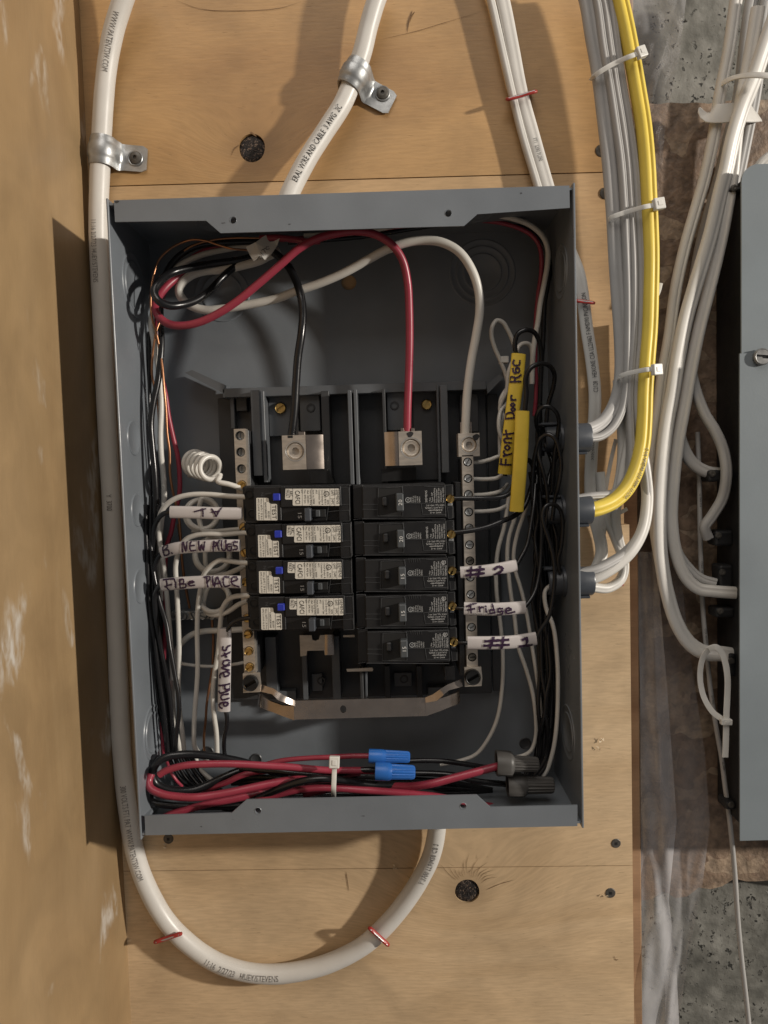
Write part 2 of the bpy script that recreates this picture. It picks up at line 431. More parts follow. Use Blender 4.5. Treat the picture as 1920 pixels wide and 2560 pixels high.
def wire(name, label, cat, mat, w, pts, d, group=None, n=12, parent=None, path=None):
    """round wire; w is its width in the photograph, d its height above the plywood in mm"""
    path = path or pix_path(pts, d)
    avg = sum(-q.y for q in path.p)/len(path.p)
    r = mm(w, avg)/2
    tp = None
    if n >= 24:
        L_ = path.len; tp = lambda t: 1+.010*math.sin(t*L_*61)+.007*math.sin(t*L_*143+1.3)+.004*math.sin(t*L_*310+.4)
    bm = bmesh.new(); add_sweep(bm, path, prof_round(r, n), taper=tp)
    o = obj(name, bm, mat, parent, smooth=True, angle=60)
    if parent is None: tag(o, label, cat, group)
    o_path[o.name] = (path, ('round', r*(1.018 if tp else 1)))
    return o
o_path = {}
def flat_cable(name, label, cat, mat, w, th, pts, d, nrm=None, group=None, groove=.22, res=6):
    path = pix_path(pts, d, nrm, res); avg = sum(-q.y for q in path.p)/len(path.p)
    a, b_ = mm(w, avg)/2, mm(th, avg)/2
    bm = bmesh.new(); add_sweep(bm, path, prof_flat(a, b_, 36, 2.4, groove))
    o = obj(name, bm, mat, None, smooth=True, angle=60); tag(o, label, cat, group)
    o_path[o.name] = (path, ('flat', a, b_, 2.4))
    return o

# ---------------------------------------------------------------- lettering
_tc = {}
def text_mesh(body):
    if body in _tc: return _tc[body]
    cu = bpy.data.curves.new('t', 'FONT'); cu.body = body; cu.size = 1.0; cu.resolution_u = 2; cu.align_x = 'LEFT'
    o = bpy.data.objects.new('t', cu); COL.objects.link(o)
    dg = bpy.context.evaluated_depsgraph_get(); dg.update()
    me = o.evaluated_get(dg).to_mesh()
    v = [(q.co.x, q.co.y) for q in me.vertices]; f = [tuple(p.vertices) for p in me.polygons]
    o.evaluated_get(dg).to_mesh_clear()
    bpy.data.objects.remove(o); bpy.data.curves.remove(cu)
    wd = max((x for x, y in v), default=0)
    _tc[body] = (v, f, wd); return _tc[body]
def add_text(bm, body, x, z, y, size, rot=0.0, fit=None, squeeze=1.0):
    """flat print in the plane y, starting at (x, z); size = capital height"""
    v, f, wd = text_mesh(body); k = size/.70; kx = k*squeeze
    if fit and wd: kx = fit/wd
    c, s_ = math.cos(math.radians(rot)), math.sin(math.radians(rot))
    vs = [bm.verts.new((x + a*kx*c - b_*k*s_, y, z + a*kx*s_ + b_*k*c)) for a, b_ in v]
    for q in f:
        try: bm.faces.new([vs[i] for i in q])
        except ValueError: pass
def surf(shape, v):
    if shape[0] == 'round':
        r = shape[1]; t = v/r; return r*math.sin(t), r*math.cos(t)
    a, b_, e = shape[1:]
    v = max(-a*.97, min(a*.97, v)); return v, b_*(1-(abs(v)/a)**e)**(1/e)
def print_on(o, body, s0, size, off=0.0, mat='jacket_ink', flip=False, squeeze=1.0, lift=.00028, name='lettering'):
    """print that follows a cable; s0 = start along it (m), off = across"""
    path, shape = o_path[o.name]; v, f, wd = text_mesh(body); k = size/.70
    bm = bmesh.new(); vs = []
    for a, b_ in v:
        u, w = a*k*squeeze, (b_-.35)*k+off
        if flip: u = wd*k*squeeze-u; w = -w
        c, T_, N_, B_ = path.at(s0+u); x, h = surf(shape, -w)
        vs.append(bm.verts.new(c + B_*x + N_*(h+lift)))
    for q in f:
        try: bm.faces.new([vs[i] for i in q])
        except ValueError: pass
    return obj(name, bm, mat, o)
def stroke_strip(pts, w, res=4):
    p = catmull([Vector((x, y, 0)) for x, y in pts], res) if len(pts) > 2 else [Vector((*pts[0], 0)).lerp(Vector((*pts[-1], 0)), k/9) for k in range(10)]
    out = []
    for i, q in enumerate(p):
        t = (p[min(i+1, len(p)-1)]-p[max(i-1, 0)]).normalized(); nrm = Vector((-t.y, t.x, 0))
        k = w/2*(0.9+.25*math.sin(i*1.7+q.x*.05))
        ext = t*(-w*.35 if i == 0 else (w*.35 if i == len(p)-1 else 0))
        out.append((q+ext+nrm*k, q+ext-nrm*k))
    return out
def handwrite(o, strokes, zoom, w, mat='marker', lift=.00045, name='lettering', z=None):
    """felt-pen strokes given in the coordinates of an enlarged view, laid on the sleeve's own surface"""
    ox, oy, sc = zoom; path, shape = o_path[o.name]; bm = bmesh.new()
    for k, st in enumerate(strokes):
        pr = []
        for l, r in stroke_strip(st, w, 7):
            row = []
            for q in (l, r):
                s_ = path.nearest(P(ox+q.x/sc, oy+q.y/sc, -path.p[len(path.p)//2].y + shape[2]))
                c, T_, N_, B_ = path.at(s_)
                pt = P(ox+q.x/sc, oy+q.y/sc, -c.y+shape[2]); dv = pt-c
                x, h = surf(shape, dv.dot(B_))
                row.append(bm.verts.new(c + T_*dv.dot(T_) + B_*x + N_*(h+lift+.00001*k)))
            pr.append(row)
        for a, b_ in zip(pr, pr[1:]): bm.faces.new((a[0], a[1], b_[1], b_[0]))
    return obj(name, bm, mat, o)
# ================================================================ SETTING
K1 = P(630, 370, 0); K2 = P(1168, 2228, 0)
knots = [(K1.x, K1.z, .030, .030), (K2.x, K2.z, .045, .045)]
wood('ply_top', (.44, .268, .115), (.415, .248, .104), (.375, .216, .088), knots[:1], grain=.7)
wood('ply_mid', (.48, .318, .165), (.455, .295, .150), (.415, .262, .128), knots[:1], grain=.8)
wood('ply_low', (.58, .422, .255), (.545, .39, .230), (.495, .345, .195), knots[1:], grain=.9)
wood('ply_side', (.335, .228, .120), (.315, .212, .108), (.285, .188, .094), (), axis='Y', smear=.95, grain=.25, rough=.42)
wood('stud_wood', (.34, .215, .125), (.29, .175, .10), (.23, .13, .07), (), axis='X', grain=.8)

# concrete foundation wall and the strand board fixed to it
bm = bmesh.new(); add_box(bm, -.6, 1.0, .048, .09, -.75, .75)
o = obj('concrete_wall', bm, 'concrete'); tag(o, 'grey pitted concrete foundation wall behind the boards', kind='structure')
c0 = P(1600, 262, -.034); c1 = P(1600, 2235, -.034)
x0, x1 = .14, .75
outer = []
random.seed(3)
n = 60
for i in range(n+1):
    x = x0+(x1-x0)*i/n; outer.append((x, c0.z + .0015*random.uniform(-1, 1)))
for i in range(n+1):
    x = x1-(x1-x0)*i/n; outer.append((x, c1.z + .006*random.uniform(-1, 1) + .008*math.sin(x*23)))
bm = plate_bm(outer, [], lambda u, v: (u, .034, v), Vector((0, .0135, 0)))
o = obj('strand_board', bm, 'strand_board'); tag(o, 'dark brown strand board with ragged lower edge on the concrete wall', kind='structure')

# plywood backing in planks
def zl(x, y): return P(x, y, 0)
XR = P(1577, 1700, 0).x
a0, a1 = zl(200, 0), zl(330, 2560)
XL = (a0.x+a1.x)/2
root = empty('plywood_wall', (0, 0, 0)); tag(root, 'plywood planks screwed up as a backing board for the panels', kind='structure')
lines = [(.56, .56), (zl(275, 465).z, zl(1440, 433).z), (zl(275, 1345).z, zl(1520, 1312).z), (zl(315, 2178).z, zl(1575, 2164).z), (-.62, -.62)]
for i in range(4):
    (tl, tr), (bl, br) = lines[i], lines[i+1]
    g = .00032
    holes = []
    for K, idx in ((K1, 0), (K2, 3)):
        if i == idx: holes.append([(K.x + .0099*(1+.02*math.sin(3*t+idx))*math.cos(t), K.z + (.0108 if idx == 0 else .0100)*(1+.025*math.sin(2*t+1))*math.sin(t)) for t in [2*math.pi*k/40 for k in range(40)]])
    L_, R_ = XL-.004, XR + (-.0015, -.004, 0, .0006)[i]
    if i == 3: R_ = XR
    o2 = [(L_, tl-g), (R_, tr-g), (R_, br+g), (L_, bl+g)]
    bm = plate_bm(o2, holes, lambda u, v: (u, 0.0 if i != 1 else .0004, v), Vector((0, .018, 0)))
    es = [e for e in bm.edges if all(abs(v.co.y) < .001 for v in e.verts) and len(e.link_faces) == 2 and any(abs(f.normal.y) < .5 for f in e.link_faces)]
    obj('plank', bm, ('ply_top', 'ply_mid', 'ply_low', 'ply_low')[i], root)
for K, r in ((K1, .0106), (K2, .0106)):          # the dark knots, a little sunk
    bm = bmesh.new(); c = Vector((K.x, .0012, K.z)); prev = None
    cen = bm.verts.new(c+Vector((0, -.0006, 0)))
    rings = []
    for j in range(1, 6):
        rings.append([bm.verts.new(c + Vector((r*j/5*math.cos(t), random.uniform(-.0004, .0002) + (.0014 if j == 5 else 0), r*j/5*math.sin(t)))) for t in [2*math.pi*k/40 for k in range(40)]])
    for k in range(40): bm.faces.new((cen, rings[0][k], rings[0][(k+1) % 40]))
    for p, q in zip(rings, rings[1:]):
        for k in range(40): bm.faces.new((p[k], q[k], q[(k+1) % 40], p[(k+1) % 40]))
    obj('knot', bm, 'knot_wood', root, smooth=True)
# drying cracks fanning out from the knots
def crack(pts, w, parent, mat='hollow'):
    bm = bmesh.new()
    st = stroke_strip(pts, w, 3); n = len(st); row = []
    for k, (l, r) in enumerate(st):
        f = math.sin(math.pi*min(1, (k+.6)/n))
        m = (l+r)/2; l2 = m+(l-m)*f; r2 = m+(r-m)*f
        a, b_ = P(l2.x, l2.y, .0004), P(r2.x, r2.y, .0004); row.append((bm.verts.new(a), bm.verts.new(b_)))
    for a, b_ in zip(row, row[1:]): bm.faces.new((a[0], a[1], b_[1], b_[0]))
    return obj('crack', bm, mat, parent)
simple('crack_brown', (.16, .09, .04), .8, var=.3)
random.seed(11)
for k in range(15):
    t = math.radians(30+k*7.5); r0, r1 = 36+random.uniform(0, 8), 62+random.uniform(-8, 34)
    cx, cy = 1168, 2228
    crack([(cx+r0*math.cos(t), cy-r0*math.sin(t)), (cx+(r0+r1)/2*math.cos(t+.03), cy-(r0+r1)/2*math.sin(t+.03)), (cx+r1*1.1*math.cos(t-.05), cy-r1*math.sin(t-.05))], 1.1, root, 'crack_brown')
for pts, w in (([(1215, 2225), (1250, 2210), (1285, 2200)], 1.6), ([(640, 340), (632, 334), (628, 330)], 5), ([(602, 360), (585, 372), (578, 388)], 2),
               ([(865, 2180), (868, 2200), (872, 2228)], 2.2), ([(245, 1975), (248, 1995), (247, 2010)], 2.5), ([(1535, 2390), (1540, 2400), (1546, 2398)], 2), ([(1030, 28), (1022, 50), (1018, 80)], 4),
               ([(1036, 30), (1028, 42), (1024, 55)], 3), ([(440, 0), (500, 22), (600, 27), (700, 20), (752, 4)], 1.5), ([(955, 98), (1040, 78), (1100, 60), (1200, 30)], 1.5)):
    crack(pts, w, root, 'crack_brown')

# screws driven into the planks
def screw_head(c, r, parent, mat='dark_screw', ax=(0, -1, 0), drive='square', name='screw', h=.0012, slotrot=0):
    prof = [(0, r), (h*.5, r*.96), (h, r*.72), (h*1.05, r*.38), (h*.35, r*.34), (h*.35, 0)]
    s = lathe(name, c, ax, prof, mat, parent, n=16)
    return s
for (x, y, r) in ((1504, 377, 15), (1514, 483, 14), (421, 2097, 13), (1540, 2108, 12), (1526, 2232, 13), (397, 2247, 9), (240, 1460, 7)):
    d = 0
    c = P(x, y, 0.0)
    if x == 240: continue
    R_ = mm(r, 0)
    hd = lathe('screw', c, (0, -1, 0), [(-.0002, R_*1.02), (.0003, R_*1.0), (.0006, R_*.9), (.0006, 0)], 'dark_screw', root, n=20)
    q = R_*.27; box('drive_recess', (c.x-q, c.x+q, c.y-.0008, c.y-.0003, c.z-q, c.z+q), 'hollow', hd)
# torn chips round the lower right screws
simple('wood_chip', (.62, .50, .34), .6)
for (x, y) in ((1500, 1850), (1494, 1868), (418, 2112), (1512, 2235), (985, 2165)):
    bm = bmesh.new()
    for k in range(3):
        c = P(x+random.uniform(-9, 9), y+random.uniform(-7, 7), .001); s = .0016
        v = [bm.verts.new(c+Vector((random.uniform(-s, s), random.uniform(-s, 0), random.uniform(-s, s)))) for _ in range(4)]
        for f in ((0, 1, 2), (0, 2, 3), (0, 1, 3), (1, 2, 3)): bm.faces.new([v[i] for i in f])
    obj('splinter', bm, 'wood_chip', root)

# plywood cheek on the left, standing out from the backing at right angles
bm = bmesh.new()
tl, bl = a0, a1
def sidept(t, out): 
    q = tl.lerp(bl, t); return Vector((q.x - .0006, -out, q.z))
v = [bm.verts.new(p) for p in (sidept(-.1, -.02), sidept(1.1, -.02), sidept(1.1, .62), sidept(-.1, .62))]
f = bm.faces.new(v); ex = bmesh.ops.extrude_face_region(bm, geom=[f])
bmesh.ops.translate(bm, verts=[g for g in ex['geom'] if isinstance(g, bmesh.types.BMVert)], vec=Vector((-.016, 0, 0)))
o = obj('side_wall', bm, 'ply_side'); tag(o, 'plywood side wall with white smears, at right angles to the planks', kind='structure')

# stud edge that shows past the plank ends
e0 = P(1604, 2300, -.019).x
o = box('stud', (XR-.06, e0, .0185, .0335, -.62, .56), 'stud_wood', None, .001); tag(o, 'reddish brown upright stud behind the right ends of the planks', kind='structure')

# clear polythene vapour barrier hanging beside the stud
def film(name, label, outline_l, outline_r, nv, nu, d, amp, seed, parent=None, mat='clear_film'):
    random.seed(seed); bm = bmesh.new(); rows = []
    ph = [random.uniform(0, 6) for _ in range(6)]
    for j in range(nv+1):
        t = j/nv
        def interp(o_):
            q = t*(len(o_)-1); k = min(int(q), len(o_)-2); f = q-k
            return o_[k][0]+(o_[k+1][0]-o_[k][0])*f, o_[k][1]+(o_[k+1][1]-o_[k][1])*f
        (xl, yl), (xr, yr) = interp(outline_l), interp(outline_r); row = []
        for i in range(nu+1):
            s = i/nu; x, y = xl+(xr-xl)*s, yl+(yr-yl)*s
            w = math.sin(s*4+ph[0]+t*3.1)*.6 + math.sin(s*9+ph[1]-t*9+1.5*math.sin(t*7+ph[5]))*.4 + math.sin(t*17+s*7+ph[2])*.35 + math.sin(s*15+t*31+ph[3])*.16 + abs(math.sin(s*3.2+t*7+ph[4]))*.7
            row.append(bm.verts.new(P(x, y, d+amp*w)))
        rows.append(row)
    for a, b_ in zip(rows, rows[1:]):
        for i in range(nu): bm.faces.new((a[i], a[i+1], b_[i+1], b_[i]))
    o = obj(name, bm, mat, parent, smooth=True); 
    if label: tag(o, label, 'plastic sheet')
    return o
film('plastic_sheet', 'wrinkled cloudy plastic sheet hanging at bottom right beside the plank ends',
     [(1590, 1380), (1600, 1700), (1603, 2200), (1606, 2600)], [(1640, 1380), (1668, 1720), (1692, 2050), (1672, 2250), (1690, 2400), (1700, 2600)], 80, 26, -.021, .0032, 5, None, 'cloudy_film')
film('plastic_sheet', 'thin clear plastic sheet spread over the strand board at bottom right',
     [(1625, 1300), (1640, 1700), (1655, 2100), (1660, 2360), (1665, 2600)], [(1690, 1300), (1720, 1600), (1762, 1880), (1775, 2060), (1758, 2200), (1720, 2400), (1690, 2600)], 60, 26, -.026, .002, 15)
film('plastic_sheet', 'glossy clear plastic strip hanging behind the yellow cable at top right',
     [(1560, -40), (1590, 160), (1610, 320), (1630, 432)], [(1720, -40), (1700, 130), (1665, 300), (1655, 425)], 60, 26, -.018, .0035, 9, None, 'clear_film')
# ================================================================ BREAKER PANEL
W, H, D = .1535, .2168, .0832          # half width, half height, depth of the grey enclosure
S = .0014
panel = empty('breaker_panel', (0, 0, -H)); tag(panel, 'open grey steel breaker panel box full of wires on the planks', 'breaker panel')
tz, bz = H-.0030, -H+.0030
# back with its round mounting holes
def XZ(x, y, d): q = P(x, y, d); return q.x, q.z
hole_m = XZ(872, 706, .0016)
bm = plate_bm([(-W+S, bz), (W-S, bz), (W-S, tz), (-W+S, tz)], [circle(*hole_m, .0058, 24)], lambda u, v: (u, -.0018, v), Vector((0, .0014, 0)))
obj('back_panel', bm, 'grey_paint', panel)
for s in (-1, 1):
    x_out, x_in = s*W, s*(W-S)
    bm = bmesh.new(); add_box(bm, min(x_out, x_in), max(x_out, x_in), -D, -.0004, -H, H, .00035)
    obj('side_wall', bm, 'grey_paint', panel)
for z0, z1 in ((tz-S, tz), (bz, bz+S)):
    obj('end_wall', (lambda b_: (add_box(b_, -W+S+.0002, W-S-.0002, -D+.0008, -.0006, z0, z1), b_)[1])(bmesh.new()), 'grey_paint', panel)
# folded flanges with chamfered centre and screw holes
def flange(outline_px, holes_px, nm):
    outer = [XZ(x, y, D) for x, y in outline_px]; hl = [circle(*XZ(x, y, D), .0021, 14) for x, y in holes_px]
    bm = plate_bm(outer, hl, lambda u, v: (u, -D+.0004, v), Vector((0, .0013, 0)))
    obj('flange', bm, 'grey_paint', panel)
    for x, y in holes_px:                                  # rolled rim of the screw hole
        c = P(x, y, D-.0005); lathe('hole_rim', c, (0, 1, 0), [(0, .0026), (-.0003, .0023), (.0003, .0021), (.0035, .0020), (.0035, .0024), (0, .0026)], 'grey_paint', panel, n=14)
flange([(284, 500), (1424, 463), (1425, 519), (1193, 535), (1160, 564), (551, 582), (515, 551), (287, 554)], [(583, 550), (1121, 533)], 'top')
flange([(361, 2040), (579, 2033), (616, 2000), (1192, 1988), (1226, 2019), (1444, 2014), (1444, 2066), (363, 2089)], [(645, 2027), (1158, 2015)], 'bottom')
# paint knocked off the corner and a few dark nicks
def nick(pts, d):
    bm = bmesh.new(); bm.faces.new([bm.verts.new(P(x, y, d)) for x, y in pts]); obj('paint_chip', bm, 'dark_base', panel)
nick([(286, 503), (294, 501), (299, 503), (295, 507), (289, 508)], D-.0003)
nick([(553, 557), (563, 556), (563, 558), (554, 559)], D-.0003); nick([(720, 560), (726, 559), (727, 561), (722, 562)], D-.0003); nick([(1300, 482), (1304, 481), (1306, 484), (1301, 485)], D-.0003); nick([(900, 2040), (912, 2039), (911, 2041)], D-.0003); nick([(500, 2066), (504, 2065), (505, 2068)], D-.0003)
# corner gussets folded from the side walls
for (x, y, s) in ((352, 2032, 1),):
    a = P(352, 2036, D-.004); 
    bm = bmesh.new(); pts = [P(354, 2040, D-.004), P(371, 2042, D-.006), P(386, 2008, D-.034), P(372, 2008, D-.032)]
    f = bm.faces.new([bm.verts.new(p) for p in pts]); ex = bmesh.ops.extrude_face_region(bm, geom=[f])
    bmesh.ops.translate(bm, verts=[g for g in ex['geom'] if isinstance(g, bmesh.types.BMVert)], vec=Vector((0, .001, -.0006)))
    obj('corner_tab', bm, 'grey_paint', panel)
# knockouts pressed into back and sides
def knockout(c, ax, rad):
    prof = []
    for r in rad: prof += [(.0000, r), (.0006, r-.0005), (.0006, r-.0016), (.0001, r-.0022)]
    prof += [(.0001, 0)]
    lathe('knockout', c, ax, prof, 'grey_paint', panel, n=40, angle=50)
for x, y, rad in ((1206, 682, (.0255, .0205, .0150)), (555, 735, (.0215, .0160))):
    knockout(P(x, y, .0018), (0, -1, 0), rad)
def wallpt(x, y, s):          # point on the inner face of a side wall
    r = rt*((x-960)/F_PX) + up*((1280-y)/F_PX) + fwd; t = (s*(W-S)-CAM.x)/r.x; return CAM+r*t
for x, y, rad in ((335, 715, (.0230, .0175)), (334, 1095, (.0125,)), (343, 1275, (.0120,)), (350, 1465, (.0125,)), (382, 1830, (.0200, .0150))):
    knockout(wallpt(x, y, -1), (1, 0, 0), rad)
for x, y, rad in ((1402, 680, (.0190, .0140)), (1420, 1830, (.0200, .0145))):
    knockout(wallpt(x, y, 1), (-1, 0, 0), rad)
for x in (-.09, .09): knockout(Vector((x, -.04, tz-S)), (0, 0, -1), (.016, .011))
# dark dimples in the lower back
for x, y in ((1313, 1858), (640, 1898), (520, 1880)):
    c = P(x, y, .002); lathe('dimple', c, (0, -1, 0), [(0, .0048), (.0006, .0042), (.0002, .0036), (-.0001, .0)], 'dark_base', panel, n=18)

# ---------------------------------------------------------------- plastic bus support
base = empty('bus_support', P(880, 1740, .004)); adopt(base, panel)
def pbox(name, x0, y0, x1, y1, d0, d1, mat, parent, bev=.0004, yref=None):
    """upright box seen between two pixel corners, d0..d1 mm in front of the plywood"""
    a, b_ = P(x0, y0, d1/1000), P(x1, y1, d1/1000)
    m_ = P((x0+x1)/2, (y0+y1)/2, d1/1000)
    aa, bb = P(x0, (y0+y1)/2, d1/1000), P(x1, (y0+y1)/2, d1/1000)
    cc, dd = P((x0+x1)/2, y0, d1/1000), P((x0+x1)/2, y1, d1/1000)
    return box(name, (aa.x, bb.x, -d1/1000, -d0/1000, dd.z, cc.z), mat, parent, bev)
LM = P(560, 1400, .010).x
pbox('base_plate', 560, 985, 1222, 1742, 2.2, 9, 'dark_base', base)
pbox('cross_bar', 556, 961, 1216, 984, 5, 24, 'base_rib', base)
# splayed ears of the cross bar
for pts in (((462, 932), (480, 925), (562, 962), (560, 984)), ((1216, 962), (1262, 924), (1270, 931), (1219, 984))):
    bm = bmesh.new(); f = bm.faces.new([bm.verts.new(P(x, y, .024)) for x, y in pts]); ex = bmesh.ops.extrude_face_region(bm, geom=[f])
    bmesh.ops.translate(bm, verts=[g for g in ex['geom'] if isinstance(g, bmesh.types.BMVert)], vec=Vector((0, .017, 0)))
    obj('ear', bm, 'base_rib', base)
for x0, x1, y0, y1, d, m in ((630, 652, 975, 1190, 34, 'base_rib'), (655, 664, 977, 1206, 30, 'base_rib'), (1103, 1121, 962, 1182, 34, 'base_rib'), (1094, 1100, 962, 1206, 26, 'base_rib'),
                          (806, 826, 977, 1212, 30, 'dark_base'), (872, 882, 975, 1212, 40, 'base_rib'), (887, 896, 973, 1212, 40, 'base_rib'), (958, 966, 972, 1210, 28, 'dark_base'),
                          (576, 586, 985, 1072, 18, 'base_rib'), (590, 617, 988, 1028, 16, 'dark_base'), (1150, 1196, 985, 1080, 16, 'dark_base'), (1224, 1250, 985, 1725, 6, 'dark_base'),
                          (664, 692, 1592, 1735, 22, 'base_rib'), (755, 768, 1595, 1750, 22, 'base_rib'), (830, 850, 1590, 1750, 26, 'base_rib'), (900, 908, 1672, 1750, 40, 'dark_base'), (912, 918, 1672, 1750, 30, 'base_rib'),
                          (962, 976, 1665, 1745, 20, 'dark_base'), (1042, 1056, 1665, 1745, 20, 'dark_base'), (1112, 1138, 1665, 1700, 26, 'base_rib'), (692, 740, 1728, 1752, 16, 'base_rib'), (1070, 1122, 1718, 1745, 16, 'base_rib'),
                          (640, 690, 1648, 1705, 18, 'dark_base')):
    pbox('rib', x0, y0, x1, y1, 8, d, m, base)
pbox('mounting_plate', 672, 984, 746, 1090, 8, 13, 'base_rib', base); pbox('mounting_plate', 750, 984, 800, 1078, 8, 19, 'base_rib', base)
pbox('mounting_plate', 968, 978, 1012, 1076, 8, 19, 'base_rib', base); pbox('mounting_plate', 1034, 976, 1092, 1200, 8, 13, 'dark_base', base)
pbox('mounting_plate', 780, 1685, 806, 1728, 8, 14, 'base_rib', base); pbox('mounting_plate', 985, 1682, 1030, 1716, 8, 14, 'base_rib', base)
for x, y, d in ((777, 1020, 19), (986, 1014, 19), (803, 1702, 14), (1010, 1698, 14)):
    lathe('boss', P(x, y, d/1000), (0, -1, 0), [(0, .0034), (.0006, .0031), (.0006, .0021), (-.004, .0019), (-.004, 0)], 'dark_base', base, n=16)
def slotted(c, r, mat, parent, name='terminal_screw', rot=0.0, h=.0016, sunk=0.0):
    """cheese-head screw with a slot and a cross cut"""
    bm = bmesh.new(); ax = Vector((0, -1, 0)); n = 16
    add_lathe(bm, Vector(c), ax, [(0, r), (h*.7, r), (h, r*.86), (h*.95, r*.80)], n)
    # domed face split by a slot: two half discs, floor in between
    ca, sa = math.cos(rot), math.sin(rot); w = r*.2
    for sg in (1, -1):
        pts = []
        for k in range(9):
            t = math.asin(w/(r*.8)) + (math.pi-2*math.asin(w/(r*.8)))*k/8
            pts.append((r*.8*math.cos(t), sg*r*.8*math.sin(t)))
        for dd in (0,):
            vs = [bm.verts.new(Vector(c) + Vector((u*ca-v*sa, -h*.95, u*sa+v*ca))) for u, v in pts]; bm.faces.new(vs)
            lo = [bm.verts.new(Vector(c) + Vector((u*ca-v*sa, -h*.3, u*sa+v*ca))) for u, v in (pts[0], pts[-1])]
            bm.faces.new((vs[0], vs[-1], lo[1], lo[0]))
    q = [bm.verts.new(Vector(c) + Vector((u*ca-v*sa, -h*.3, u*sa+v*ca))) for u, v in ((r*.8, w), (-r*.8, w), (-r*.8, -w), (r*.8, -w))]; bm.faces.new(q)
    return obj(name, bm, mat, parent, smooth=True, angle=30)
slotted(P(702, 1021, .013), mm(14, .013), 'brass', base, 'mounting_screw', .6, .003)
slotted(P(1066, 1012, .013), mm(13, .013), 'brass', base, 'mounting_screw', 1.2, .003)
# open black wells below the lugs
for pts in (((772, 1176), (822, 1176), (836, 1208), (776, 1208)), ((954, 1172), (1040, 1168), (1040, 1200), (954, 1204))):
    bm = bmesh.new(); f = bm.faces.new([bm.verts.new(P(x, y, .032)) for x, y in pts]); ex = bmesh.ops.extrude_face_region(bm, geom=[f])
    bmesh.ops.translate(bm, verts=[g for g in ex['geom'] if isinstance(g, bmesh.types.BMVert)], vec=Vector((0, .02, 0)))
    obj('lug_well', bm, 'breaker_black', base)

# ---------------------------------------------------------------- lugs
def lug(x0, y0, x1, y1, d, sc, r, sheet=None, pad=0):
    a, b_, = P(x0, y0, d/1000), P(x1, y1, d/1000)
    l = empty('lug', Vector(((a.x+b_.x)/2, -d/1000, b_.z))); adopt(l, panel)
    mx, my = P((x0+x1)/2, y0, d/1000), P((x0+x1)/2, y1, d/1000)
    xl, xr = P(x0, (y0+y1)/2, d/1000).x, P(x1, (y0+y1)/2, d/1000).x
    c = P(*sc, d/1000); rr = mm(r, d/1000)
    bm = plate_bm([(xl, my.z), (xr, my.z), (xr, mx.z), (xl, mx.z)], [circle(c.x, c.z, rr, 28)], lambda u, v: (u, -d/1000, v), Vector((0, .0125, 0)))
    obj('block', bm, 'tin', l)
    lathe('set_screw', Vector((c.x, -d/1000, c.z)), (0, -1, 0), [(-.0035, rr*.995), (-.0012, rr*.96), (-.0006, rr*.80), (-.0008, rr*.72), (-.0008, rr*.44), (-.0032, rr*.40), (-.0034, 0)], 'tin', l, n=28)
    lathe('chamfer_ring', Vector((c.x, -d/1000, c.z)), (0, -1, 0), [(.00006, rr*1.16), (.0001, rr*1.10), (-.0006, rr*.99), (-.0007, rr*1.02)], 'zinc', l, n=28)
    if sheet:
        sx0, sx1 = sheet; m_ = (y0+y1)/2
        xa, xb = P(sx0, m_, d/1000).x, P(sx1, m_, d/1000).x
        bm = bmesh.new(); prof = []
        n = 8; left = sx1 <= x0+2
        for k in range(n+1):
            t = k/n; x = xa+(xb-xa)*t; u = (1-t) if left else t
            y = -d/1000 + .0004 + .0035*u*u
            prof.append((x, y))
        vs = [[bm.verts.new((x, y, z)) for z in (my.z, mx.z)] for x, y in prof]
        fs = [bm.faces.new((p[0], q[0], q[1], p[1])) for p, q in zip(vs, vs[1:])]
        bm.normal_update(); bmesh.ops.solidify(bm, geom=fs, thickness=.0012)
        obj('contact_strip', bm, 'bright_steel', l, smooth=True, angle=40)
    return l
lug(706, 1088, 765, 1174, 50, (738, 1128), 22, (766, 808))
lug(997, 1078, 1055, 1163, 50, (1028, 1120), 23, (962, 996))
lug(1146, 1083, 1199, 1141, 52, (1173, 1112), 19)
for x, y, d, sx, sy in ((1025, 1086, .0502, 8, 7), (1190, 1093, .0522, 8, 8)):
    c = P(x, y, d); bm = bmesh.new(); bm.faces.new([bm.verts.new(c + Vector((mm(sx, d)*math.cos(t)*(1+.2*math.sin(3*t)), 0, mm(sy, d)*math.sin(t)*(1+.15*math.sin(2*t))))) for t in [2*math.pi*k/18 for k in range(18)]]); obj('ink_dot', bm, 'ink_black', panel)
pbox('notch', 719, 1089, 732, 1095, 50, 50.15, 'hollow', panel, 0)
for (x0, x1, y0, y1) in ((745, 762, 1079, 1089), (1002, 1010, 1070, 1079), (1028, 1036, 1070, 1079), (1151, 1155, 1055, 1084), (1175, 1180, 1055, 1084)):
    pbox('lug_tab', x0, y0, x1, y1, 40, 46, 'bright_steel', panel, .0003)

